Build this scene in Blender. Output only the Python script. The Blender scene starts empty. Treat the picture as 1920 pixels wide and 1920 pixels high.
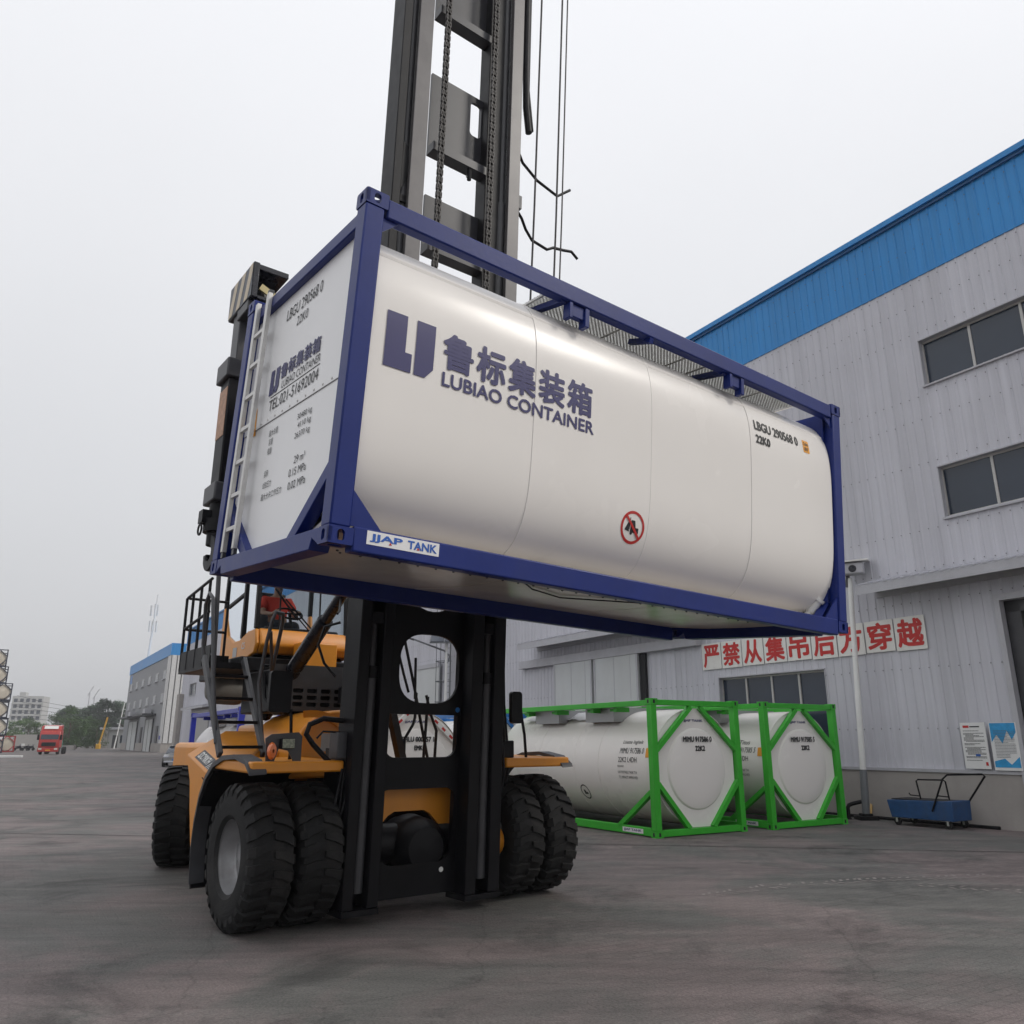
import bpy, bmesh, math, random
from mathutils import Vector, Matrix
R = math.radians
PI = math.pi
random.seed(7)
sc = bpy.context.scene
col = sc.collection

# ------------------------------------------------------------------ camera
cam_d = bpy.data.cameras.new('camera'); cam = bpy.data.objects.new('camera', cam_d); col.objects.link(cam)
cam.location = (0, 0, 1.775); cam.rotation_euler = (R(90 + 16.0), 0, 0)
cam_d.sensor_width = 36; cam_d.lens = 1497 / 1920 * 36
cam_d.clip_start = 0.05; cam_d.clip_end = 3000
sc.camera = cam
# ------------------------------------------------------------------ sky + sun (bright overcast, veiled sun high on the right)
SUN_EL, SUN_AZ = R(39), R(96)
sun_dir = Vector((math.sin(SUN_AZ) * math.cos(SUN_EL), math.cos(SUN_AZ) * math.cos(SUN_EL), math.sin(SUN_EL)))
w = bpy.data.worlds.new('World'); sc.world = w; w.use_nodes = True
nt = w.node_tree; nt.nodes.clear()
N = nt.nodes.new; LK = nt.links.new
sky = N('ShaderNodeTexSky'); sky.sky_type = 'NISHITA'; sky.sun_disc = False
sky.sun_elevation = SUN_EL; sky.sun_rotation = SUN_AZ; sky.dust_density = 6; sky.air_density = 1.5
tc = N('ShaderNodeTexCoord'); sp = N('ShaderNodeSeparateXYZ'); LK(tc.outputs['Generated'], sp.inputs[0])
def mth(op, a, b=None, clamp=False):
    n = N('ShaderNodeMath'); n.operation = op; n.use_clamp = clamp
    for i, v in enumerate((a, b)):
        if v is None: continue
        if isinstance(v, (int, float)): n.inputs[i].default_value = v
        else: LK(v, n.inputs[i])
    return n.outputs[0]
zz = mth('MAXIMUM', sp.outputs['Z'], 0.0)
grad = mth('ADD', mth('MULTIPLY', zz, 4.1), 5.2)                 # overcast: zenith brighter than horizon
dt = N('ShaderNodeVectorMath'); dt.operation = 'DOT_PRODUCT'; LK(tc.outputs['Generated'], dt.inputs[0]); dt.inputs[1].default_value = sun_dir
glow = mth('MULTIPLY', mth('POWER', mth('MAXIMUM', dt.outputs['Value'], 0.0), 6.0), 0.8)
nz = N('ShaderNodeTexNoise'); nz.inputs['Scale'].default_value = 2.2; nz.inputs['Detail'].default_value = 4
LK(tc.outputs['Generated'], nz.inputs['Vector'])
cl = mth('ADD', mth('MULTIPLY', nz.outputs['Fac'], 0.10), 0.95)
lum = mth('MULTIPLY', mth('ADD', grad, glow), cl)
cc = N('ShaderNodeCombineXYZ'); LK(mth('MULTIPLY', lum, 0.985), cc.inputs[0]); LK(mth('MULTIPLY', lum, 0.995), cc.inputs[1]); LK(mth('MULTIPLY', lum, 1.03), cc.inputs[2])
mx = N('ShaderNodeMix'); mx.data_type = 'RGBA'; mx.inputs[0].default_value = 0.95
LK(sky.outputs[0], mx.inputs[6]); LK(cc.outputs[0], mx.inputs[7])
bg = N('ShaderNodeBackground'); bg.inputs['Strength'].default_value = 0.1; LK(mx.outputs[2], bg.inputs['Color'])
wo = N('ShaderNodeOutputWorld'); LK(bg.outputs[0], wo.inputs['Surface'])
sl = bpy.data.lights.new('sun', 'SUN'); sl.energy = 1.0; sl.angle = R(12); sl.color = (1, 0.95, 0.88)
so = bpy.data.objects.new('sun', sl); col.objects.link(so); so.rotation_euler = (-sun_dir).to_track_quat('-Z', 'Y').to_euler(); so.location = (0, 0, 60)
sc.view_settings.view_transform = 'Standard'; sc.view_settings.look = 'None'
sc.view_settings.exposure = 0.27; sc.view_settings.gamma = 1.0; sc.view_settings.use_curve_mapping = False
sc.render.engine = 'CYCLES'
cy = sc.cycles
cy.use_denoising = True; cy.use_adaptive_sampling = True; cy.adaptive_threshold = 0.02; cy.max_bounces = 6; cy.diffuse_bounces = 3; cy.glossy_bounces = 2; cy.transmission_bounces = 4; cy.transparent_max_bounces = 8; cy.volume_bounces = 0
cy.caustics_reflective = False; cy.caustics_refractive = False

# ------------------------------------------------------------------ materials
MATS = {}
def mat(name, c, rough=0.5, metal=0.0, vary=0.10, vscale=3.0, bump=0.0, bscale=40.0, coat=0.0, dirt=0.0, dirtc=(0.10, 0.085, 0.07), spec=0.5, world=False):
    if name in MATS: return MATS[name]
    m = bpy.data.materials.new(name); m.use_nodes = True; t = m.node_tree; nn = t.nodes.new; lk = t.links.new
    p = t.nodes['Principled BSDF']
    p.inputs['Metallic'].default_value = metal; p.inputs['Coat Weight'].default_value = coat; p.inputs['Coat Roughness'].default_value = 0.12
    p.inputs['Specular IOR Level'].default_value = spec
    o = nn('ShaderNodeTexCoord')
    CO = o.outputs['Object']
    if world: CO = nn('ShaderNodeNewGeometry').outputs['Position']
    n1 = nn('ShaderNodeTexNoise'); n1.inputs['Scale'].default_value = vscale; n1.inputs['Detail'].default_value = 3; n1.inputs['Roughness'].default_value = 0.65
    lk(CO, n1.inputs['Vector'])
    r = nn('ShaderNodeValToRGB'); r.color_ramp.elements[0].position = 0.25; r.color_ramp.elements[1].position = 0.75
    r.color_ramp.elements[0].color = tuple(x * (1 - vary) for x in c) + (1,); r.color_ramp.elements[1].color = tuple(min(1, x * (1 + vary)) for x in c) + (1,)
    lk(n1.outputs['Fac'], r.inputs['Fac']); out = r.outputs['Color']
    if world:      # sheet-to-sheet tone and rain streaks
        oi = nn('ShaderNodeObjectInfo'); ms = nn('ShaderNodeMapping'); ms.inputs['Scale'].default_value = (5, 5, 0.12); lk(CO, ms.inputs['Vector'])
        ns = nn('ShaderNodeTexNoise'); ns.inputs['Scale'].default_value = 1.0; ns.inputs['Detail'].default_value = 4; ns.inputs['Roughness'].default_value = 0.7; lk(ms.outputs[0], ns.inputs['Vector'])
        a1 = nn('ShaderNodeMapRange'); a1.inputs['To Min'].default_value = 0.955; a1.inputs['To Max'].default_value = 1.03; lk(oi.outputs['Random'], a1.inputs['Value'])
        a2 = nn('ShaderNodeMapRange'); a2.inputs['From Min'].default_value = 0.3; a2.inputs['From Max'].default_value = 0.7; a2.inputs['To Min'].default_value = 0.88; a2.inputs['To Max'].default_value = 1.06; lk(ns.outputs['Fac'], a2.inputs['Value'])
        m1 = nn('ShaderNodeMath'); m1.operation = 'MULTIPLY'; lk(a1.outputs[0], m1.inputs[0]); lk(a2.outputs[0], m1.inputs[1])
        vm = nn('ShaderNodeVectorMath'); vm.operation = 'SCALE'; lk(out, vm.inputs[0]); lk(m1.outputs[0], vm.inputs['Scale']); out = vm.outputs[0]
    if dirt > 0:
        n2 = nn('ShaderNodeTexNoise'); n2.inputs['Scale'].default_value = vscale * 0.45; n2.inputs['Detail'].default_value = 5; n2.inputs['Roughness'].default_value = 0.7
        mp = nn('ShaderNodeMapping'); mp.inputs['Scale'].default_value = (1, 1, 0.35); lk(CO, mp.inputs['Vector']); lk(mp.outputs[0], n2.inputs['Vector'])
        r2 = nn('ShaderNodeValToRGB'); r2.color_ramp.elements[0].position = 0.5; r2.color_ramp.elements[1].position = 0.8
        r2.color_ramp.elements[0].color = (0, 0, 0, 1); r2.color_ramp.elements[1].color = (dirt, dirt, dirt, 1)
        lk(n2.outputs['Fac'], r2.inputs['Fac'])
        mm = nn('ShaderNodeMix'); mm.data_type = 'RGBA'; lk(r2.outputs['Color'], mm.inputs[0]); lk(out, mm.inputs[6]); mm.inputs[7].default_value = dirtc + (1,)
        out = mm.outputs[2]
    lk(out, p.inputs['Base Color'])
    mr = nn('ShaderNodeMapRange'); mr.inputs['To Min'].default_value = max(0.03, rough - 0.07); mr.inputs['To Max'].default_value = min(1, rough + 0.10)
    lk(n1.outputs['Fac'], mr.inputs['Value']); lk(mr.outputs[0], p.inputs['Roughness'])
    if bump > 0:
        nb = nn('ShaderNodeTexNoise'); nb.inputs['Scale'].default_value = bscale; nb.inputs['Detail'].default_value = 3; lk(CO, nb.inputs['Vector'])
        b = nn('ShaderNodeBump'); b.inputs['Strength'].default_value = bump; b.inputs['Distance'].default_value = 0.02
        lk(nb.outputs['Fac'], b.inputs['Height']); lk(b.outputs[0], p.inputs['Normal'])
    MATS[name] = m
    return m
def glass(name, tint=(0.8, 0.85, 0.87), refl=0.10):
    if name in MATS: return MATS[name]
    m = bpy.data.materials.new(name); m.use_nodes = True; t = m.node_tree; t.nodes.clear(); nn = t.nodes.new; lk = t.links.new
    tr = nn('ShaderNodeBsdfTransparent'); tr.inputs[0].default_value = tint + (1,)
    gl = nn('ShaderNodeBsdfGlossy'); gl.inputs['Roughness'].default_value = 0.02; gl.inputs[0].default_value = (0.9, 0.95, 1, 1)
    fr = nn('ShaderNodeFresnel'); fr.inputs['IOR'].default_value = 1.45
    mxx = nn('ShaderNodeMixShader'); lk(fr.outputs[0], mxx.inputs[0]); lk(tr.outputs[0], mxx.inputs[1]); lk(gl.outputs[0], mxx.inputs[2])
    ou = nn('ShaderNodeOutputMaterial'); lk(mxx.outputs[0], ou.inputs[0])
    MATS[name] = m
    return m
def emit(name, c, s):
    m = bpy.data.materials.new(name); m.use_nodes = True; p = m.node_tree.nodes['Principled BSDF']
    p.inputs['Base Color'].default_value = c + (1,); p.inputs['Emission Color'].default_value = c + (1,); p.inputs['Emission Strength'].default_value = s
    MATS[name] = m; return m
navy = mat('navy_paint', (0.0075, 0.022, 0.165), 0.38, vary=0.12, coat=0.04, vscale=2.0, spec=0.30, dirt=0.16, dirtc=(0.07, 0.075, 0.12), bump=0.04, bscale=30)
white = mat('white_gloss_cladding', (0.88, 0.85, 0.81), 0.24, vary=0.018, vscale=0.9, coat=0.0, spec=0.22, bump=0.02, bscale=1.2, dirt=0.08, dirtc=(0.55, 0.50, 0.44))
panelw = mat('white_panel', (0.92, 0.92, 0.92), 0.34, vary=0.03, vscale=1.2, bump=0.03, bscale=1.6, dirt=0.12, dirtc=(0.5, 0.48, 0.45))
alu = mat('aluminium', (0.62, 0.61, 0.59), 0.42, metal=0.6, vary=0.12, vscale=9)
galv = mat('galvanised_mesh', (0.90, 0.90, 0.88), 0.40, metal=0.1, vary=0.12, vscale=12)
inkb = mat('black_lettering', (0.012, 0.012, 0.014), 0.5, vary=0.1)
inkn = mat('navy_lettering', (0.030, 0.028, 0.13), 0.42, vary=0.06)
inkblue = mat('blue_lettering', (0.02, 0.11, 0.45), 0.45)
red = mat('red_paint', (0.52, 0.025, 0.022), 0.5, vary=0.08)
orange_st = mat('amber_sticker', (0.80, 0.34, 0.02), 0.5, vary=0.05)
whitep = mat('white_paint', (0.78, 0.78, 0.76), 0.5, vary=0.05, dirt=0.15, dirtc=(0.45, 0.42, 0.38))
yel = mat('machine_yellow', (0.74, 0.28, 0.022), 0.34, vary=0.06, vscale=2, coat=0.12, dirt=0.25, dirtc=(0.30, 0.17, 0.07), spec=0.5)
blk = mat('machine_black', (0.006, 0.006, 0.008), 0.45, vary=0.25, vscale=5, dirt=0.35, dirtc=(0.018, 0.017, 0.017), spec=0.22)
blkg = mat('black_gloss', (0.012, 0.013, 0.02), 0.25, vary=0.2, spec=0.5)
mastg = mat('mast_grey_steel', (0.105, 0.098, 0.10), 0.36, vary=0.22, vscale=3, dirt=0.5, dirtc=(0.05, 0.045, 0.045), spec=0.5)  # upper mast flanges, paler grey than the black rails
dgrey = mat('dark_grey_steel', (0.055, 0.056, 0.062), 0.42, vary=0.2, vscale=4, dirt=0.3, dirtc=(0.04, 0.035, 0.03))
chrome = mat('cylinder_rod', (0.55, 0.56, 0.6), 0.18, metal=0.9, vary=0.05)
rub = mat('tyre_rubber', (0.013, 0.013, 0.0135), 0.72, vary=0.35, vscale=4, dirt=0.8, dirtc=(0.055, 0.051, 0.048), bump=0.3, bscale=60, spec=0.3)
rimm = mat('rim_silver', (0.36, 0.36, 0.37), 0.42, metal=0.35, vary=0.18, vscale=6, dirt=0.6, dirtc=(0.16, 0.14, 0.13))
cabglass = glass('cab_glass')
green = mat('green_paint', (0.05, 0.44, 0.038), 0.38, vary=0.10, coat=0.08, vscale=2.4, spec=0.35)
bluef = mat('blue_paint', (0.03, 0.18, 0.50), 0.36, vary=0.08)
royal = mat('royal_blue_paint', (0.018, 0.028, 0.34), 0.36, vary=0.08)
wallg = mat('grey_cladding_steel', (0.60, 0.60, 0.65), 0.45, vary=0.05, vscale=0.35, world=True, dirt=0.22, dirtc=(0.40, 0.39, 0.40), spec=0.4)
wallb = mat('blue_cladding_steel', (0.03, 0.265, 0.64), 0.40, vary=0.05, vscale=0.35, world=True, dirt=0.12, dirtc=(0.03, 0.12, 0.27), spec=0.4)
trimg = mat('grey_trim_steel', (0.46, 0.46, 0.49), 0.45, vary=0.08, dirt=0.2, dirtc=(0.22, 0.2, 0.19))
doorg = mat('pale_door_steel', (0.58, 0.60, 0.60), 0.45, vary=0.06, vscale=0.8, dirt=0.2, dirtc=(0.3, 0.28, 0.26))
conc = mat('concrete', (0.36, 0.335, 0.315), 0.85, vary=0.10, vscale=1.4, bump=0.15, bscale=25, dirt=0.5, dirtc=(0.22, 0.20, 0.185))
wing = mat('window_glass', (0.028, 0.040, 0.062), 0.05, vary=0.15, vscale=0.4, spec=0.6)
frm = mat('window_frame_aluminium', (0.50, 0.49, 0.47), 0.45, metal=0.2, vary=0.08)
shut = mat('roller_shutter_steel', (0.42, 0.42, 0.42), 0.38, metal=0.3, vary=0.1)
dark = mat('dark_interior', (0.02, 0.02, 0.022), 0.8)
paper = mat('notice_board_white', (0.74, 0.74, 0.73), 0.55, vary=0.04)
signw = mat('sign_board_white', (0.78, 0.77, 0.73), 0.6, vary=0.05, vscale=2, dirt=0.3, dirtc=(0.45, 0.43, 0.40))
cartb = mat('trolley_blue', (0.016, 0.068, 0.19), 0.55, vary=0.2, vscale=6, dirt=0.4, dirtc=(0.06, 0.06, 0.06))
galvp = mat('grey_post_paint', (0.17, 0.18, 0.19), 0.5, vary=0.1)
yelpole = mat('yellow_paint', (0.70, 0.38, 0.03), 0.5, vary=0.1)
wood = mat('pale_wood', (0.55, 0.36, 0.14), 0.7, vary=0.2, vscale=8)
amber = mat('amber_lens', (0.75, 0.16, 0.02), 0.25, vary=0.05, coat=0.6)
skin = mat('skin', (0.42, 0.24, 0.16), 0.5, vary=0.06)
vest = mat('orange_red_shirt', (0.62, 0.05, 0.03), 0.75, vary=0.1)
hairm = mat('black_hair', (0.012, 0.011, 0.011), 0.6)
trou = mat('dark_trousers', (0.03, 0.033, 0.045), 0.8)
carm = mat('car_grey_paint', (0.20, 0.195, 0.19), 0.28, metal=0.4, coat=0.6, vary=0.04)
redm = mat('truck_red_paint', (0.42, 0.022, 0.018), 0.35, coat=0.4, vary=0.08)
bark = mat('bark', (0.09, 0.07, 0.05), 0.9, vary=0.3, vscale=6)
leaf1 = mat('leaf_mid_green', (0.085, 0.155, 0.05), 0.7, vary=0.45, vscale=0.5)
leaf2 = mat('leaf_dark_green', (0.040, 0.078, 0.040), 0.7, vary=0.4, vscale=0.5)
hrise = mat('pale_render', (0.48, 0.48, 0.47), 0.8, vary=0.05)

# ------------------------------------------------------------------ mesh helpers
class MB:
    def __init__(s): s.v = []; s.f = []
    def add(s, vs, fs):
        o = len(s.v); s.v += [tuple(x) for x in vs]; s.f += [tuple(o + i for i in f) for f in fs]; return s
    def box(s, x0, x1, y0, y1, z0, z1):
        return s.add([(x0,y0,z0),(x1,y0,z0),(x1,y1,z0),(x0,y1,z0),(x0,y0,z1),(x1,y0,z1),(x1,y1,z1),(x0,y1,z1)],
                     [(0,3,2,1),(4,5,6,7),(0,1,5,4),(1,2,6,5),(2,3,7,6),(3,0,4,7)])
    def bar(s, p, q, wd, ht, up=(0,0,1)):
        p, q = Vector(p), Vector(q); d = (q - p).normalized(); u = Vector(up)
        if abs(d.dot(u)) > 0.98: u = Vector((0,1,0))
        a = d.cross(u).normalized(); b = a.cross(d).normalized(); a *= wd / 2; b *= ht / 2
        vs = [p-a-b, p+a-b, p+a+b, p-a+b, q-a-b, q+a-b, q+a+b, q-a+b]
        return s.add(vs, [(0,1,2,3),(7,6,5,4),(0,4,5,1),(1,5,6,2),(2,6,7,3),(3,7,4,0)])
    def tube(s, pts, r, n=8, cap=True):
        pts = [Vector(p) for p in pts]; rings = []; ref = None
        for i, p in enumerate(pts):
            d = (pts[min(i+1, len(pts)-1)] - pts[max(i-1, 0)]).normalized()
            if ref is None:
                ref = Vector((0,0,1)) if abs(d.z) < 0.9 else Vector((1,0,0))
            a = d.cross(ref).normalized(); b = a.cross(d).normalized(); ref = b
            rr = r[i] if isinstance(r, (list, tuple)) else r
            rings.append([p + a*math.cos(2*PI*k/n)*rr + b*math.sin(2*PI*k/n)*rr for k in range(n)])
        vs = [x for g in rings for x in g]; fs = []
        for i in range(len(pts)-1):
            for k in range(n):
                fs.append((i*n+k, i*n+(k+1)%n, (i+1)*n+(k+1)%n, (i+1)*n+k))
        if cap: fs += [tuple(range(n-1,-1,-1)), tuple((len(pts)-1)*n+k for k in range(n))]
        return s.add(vs, fs)
    def lathe(s, prof, origin=(0,0,0), axis='x', n=32, cap=False):
        # prof: list of (along, radius)
        o = Vector(origin); vs = []; fs = []
        for a, r in prof:
            for k in range(n):
                c, q = math.cos(2*PI*k/n)*r, math.sin(2*PI*k/n)*r
                vs.append(o + Vector({'x':(a,c,q),'y':(q,a,c),'z':(c,q,a)}[axis]))
        m = len(prof)
        for i in range(m-1):
            for k in range(n): fs.append((i*n+k, i*n+(k+1)%n, (i+1)*n+(k+1)%n, (i+1)*n+k))
        if cap: fs += [tuple(range(n-1,-1,-1)), tuple((m-1)*n+k for k in range(n))]
        return s.add(vs, fs)
    def prism(s, poly, a0, a1, axis='x'):
        # poly: 2D points (in the two other axes, in order), extruded from a0 to a1
        f = {'x':lambda a,u,v:(a,u,v),'y':lambda a,u,v:(u,a,v),'z':lambda a,u,v:(u,v,a)}[axis]
        n = len(poly); vs = [f(a0,u,v) for u,v in poly] + [f(a1,u,v) for u,v in poly]
        fs = [tuple(range(n-1,-1,-1)), tuple(range(n,2*n))] + [(i,(i+1)%n,n+(i+1)%n,n+i) for i in range(n)]
        return s.add(vs, fs)
    def xf(s, fn): s.v = [tuple(fn(*p)) for p in s.v]; return s
def finish(me, m, smooth):
    if m: me.materials.append(m)
    bm = bmesh.new(); bm.from_mesh(me); bmesh.ops.recalc_face_normals(bm, faces=bm.faces); bm.to_mesh(me); bm.free()
    if smooth:
        me.polygons.foreach_set('use_smooth', [True]*len(me.polygons)); me.set_sharp_from_angle(angle=R(smooth))
    me.update()
def link(name, me, parent=None):
    o = bpy.data.objects.new(name, me); col.objects.link(o)
    if parent: o.parent = parent
    return o
def obj(name, mb, m, parent=None, smooth=0, bev=0.0):
    me = bpy.data.meshes.new(name); me.from_pydata(mb.v, [], mb.f); finish(me, m, smooth)
    o = link(name, me, parent)
    if bev:
        b = o.modifiers.new('bevel', 'BEVEL'); b.width = bev; b.segments = 2; b.limit_method = 'ANGLE'; b.angle_limit = R(40)
        if not smooth:
            me.polygons.foreach_set('use_smooth', [True]*len(me.polygons)); me.set_sharp_from_angle(angle=R(35))
    return o
def tag(o, label, cat, group=None, kind=None):
    if label: o['label'] = label
    if cat: o['category'] = cat
    if group: o['group'] = group
    if kind: o['kind'] = kind
    return o
def struct(o): o['kind'] = 'structure'; return o
def thing(name, label, cat, loc=(0,0,0), rz=0.0, group=None):
    o = bpy.data.objects.new(name, None); col.objects.link(o); o.location = loc; o.rotation_euler = (0,0,rz); o.empty_display_size = 0.2
    return tag(o, label, cat, group)
def copy_tree(o, parent=None):
    c = o.copy(); col.objects.link(c); c.parent = parent
    for ch in list(o.children): copy_tree(ch, c)
    return c
def B(name, m, parent, *b, bev=0.0): return obj(name, MB().box(*b), m, parent, bev=bev)
def stadium(cu, cv, wd, ht, n=6):
    pts = []; r = min(wd, ht)/2; du, dv = wd/2-r, ht/2-r
    for sx, sy, a0 in ((1,1,0),(-1,1,90),(-1,-1,180),(1,-1,270)):
        for k in range(n+1):
            a = R(a0+90*k/n); pts.append((cu+sx*du+r*math.cos(a), cv+sy*dv+r*math.sin(a)))
    return pts
def rrect(u0, u1, v0, v1, rs, n=6):
    # rs: radii for corners (u1,v1),(u0,v1),(u0,v0),(u1,v0)
    if not isinstance(rs, (list, tuple)): rs = (rs,)*4
    pts = []
    for (cu, cv, sx, sy, a0), r in zip(((u1,v1,-1,-1,0),(u0,v1,1,-1,90),(u0,v0,1,1,180),(u1,v0,-1,1,270)), rs):
        if r <= 0: pts.append((cu, cv)); continue
        for k in range(n+1):
            a = R(a0+90*k/n); pts.append((cu+sx*r+r*math.cos(a), cv+sy*r+r*math.sin(a)))
    return pts
def curve_mesh(loops, thick):
    cu = bpy.data.curves.new('tmp', 'CURVE'); cu.dimensions = '2D'; cu.fill_mode = 'BOTH'; cu.extrude = thick/2
    for lp in loops:
        sp_ = cu.splines.new('POLY'); sp_.points.add(len(lp)-1); sp_.use_cyclic_u = True
        for i, (u, v) in enumerate(lp): sp_.points[i].co = (u, v, 0, 1)
    t = bpy.data.objects.new('tmp', cu); me = bpy.data.meshes.new_from_object(t)
    vs = [tuple(v.co) for v in me.vertices]; fs = [tuple(p.vertices) for p in me.polygons]
    bpy.data.objects.remove(t); bpy.data.curves.remove(cu); bpy.data.meshes.remove(me)
    return vs, fs
def plate(mb, loops, thick, fn):
    # loops: outer outline + holes in (u,v); fn(u,v,w) -> xyz
    vs, fs = curve_mesh(loops, thick); mb.add([fn(*v) for v in vs], fs); return mb
_tcache = {}
def text2d(body, bold=0.0, spacing=1.0, shear=0.0):
    key = (body, bold, spacing, shear)
    if key in _tcache: return _tcache[key]
    cu = bpy.data.curves.new('tmp', 'FONT'); cu.body = body; cu.size = 1; cu.offset = bold; cu.space_character = spacing; cu.shear = shear; cu.resolution_u = 3
    t = bpy.data.objects.new('tmp', cu); me = bpy.data.meshes.new_from_object(t)
    vs = [(v.co.x, v.co.y) for v in me.vertices]; fs = [tuple(p.vertices) for p in me.polygons]
    bpy.data.objects.remove(t); bpy.data.curves.remove(cu); bpy.data.meshes.remove(me)
    if vs:
        x0 = min(v[0] for v in vs); x1 = max(v[0] for v in vs); y0 = min(v[1] for v in vs); y1 = max(v[1] for v in vs)
        vs = [((x-x0)/(x1-x0), (y-y0)/(y1-y0)) for x, y in vs]
    _tcache[key] = (vs, fs); return vs, fs
def text(name, body, m, parent, box, fn, bold=0.012, cut=0.0, spacing=1.0, shear=0.0):
    # flat print filling box (u0,u1,v0,v1); fn(u,v) -> xyz on the carrying surface
    vs, fs = text2d(body, bold, spacing, shear); u0, u1, v0, v1 = box
    mb = MB(); mb.add([(u0+(u1-u0)*a, v0+(v1-v0)*b, 0) for a, b in vs], fs)
    me = bpy.data.meshes.new(name); me.from_pydata(mb.v, [], mb.f)
    if cut:
        bm = bmesh.new(); bm.from_mesh(me); z = v0+cut
        while z < v1:
            bmesh.ops.bisect_plane(bm, geom=bm.verts[:]+bm.edges[:]+bm.faces[:], plane_co=(0,z,0), plane_no=(0,1,0)); z += cut
        bm.to_mesh(me); bm.free()
    for v in me.vertices: v.co = fn(v.co.x, v.co.y)
    me.materials.append(m); me.update()
    return link(name, me, parent)
def btext(name, body, m, parent, box, fn, th, cut=0.0):
    # heavy glyph: the regular glyph laid down nine times, spread by th, each layer 0.3 mm prouder
    vs, fs = text2d(body, 0.0); u0, u1, v0, v1 = box; u0 += th; u1 -= th; v0 += th; v1 -= th
    me = bpy.data.meshes.new(name); mb = MB(); lay = []
    for k, (a, b) in enumerate([(0,0)]+[(math.cos(R(45*i)), math.sin(R(45*i))) for i in range(8)]):
        mb.add([(u0+(u1-u0)*x+a*th, v0+(v1-v0)*y+b*th, k) for x, y in vs], fs)
    me.from_pydata(mb.v, [], mb.f)
    if cut:
        bm = bmesh.new(); bm.from_mesh(me); z = v0+cut
        while z < v1:
            bmesh.ops.bisect_plane(bm, geom=bm.verts[:]+bm.edges[:]+bm.faces[:], plane_co=(0,z,0), plane_no=(0,1,0)); z += cut
        bm.to_mesh(me); bm.free()
    for v in me.vertices: v.co = fn(v.co.x, v.co.y, v.co.z*0.0003)
    me.materials.append(m); me.update(); return link(name, me, parent)
def flat(name, poly, m, parent, fn, cut=0.0):
    me = bpy.data.meshes.new(name); me.from_pydata([(u,v,0) for u,v in poly], [], [tuple(range(len(poly)))])
    if cut:
        bm = bmesh.new(); bm.from_mesh(me); vv = [p[1] for p in poly]; z = min(vv)+cut
        while z < max(vv):
            bmesh.ops.bisect_plane(bm, geom=bm.verts[:]+bm.edges[:]+bm.faces[:], plane_co=(0,z,0), plane_no=(0,1,0)); z += cut
        bm.to_mesh(me); bm.free()
    for v in me.vertices: v.co = fn(v.co.x, v.co.y)
    me.materials.append(m); me.update(); return link(name, me, parent)
def arc(cx, cy_, r, a0, a1, n): return [(cx+r*math.cos(R(a0+(a1-a0)*i/n)), cy_+r*math.sin(R(a0+(a1-a0)*i/n))) for i in range(n+1)]
def ring_loops(cu, cv, r1, r0, n=32): return [arc(cu,cv,r1,0,360-360/n,n-1), arc(cu,cv,r0,0,360-360/n,n-1)]
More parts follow.
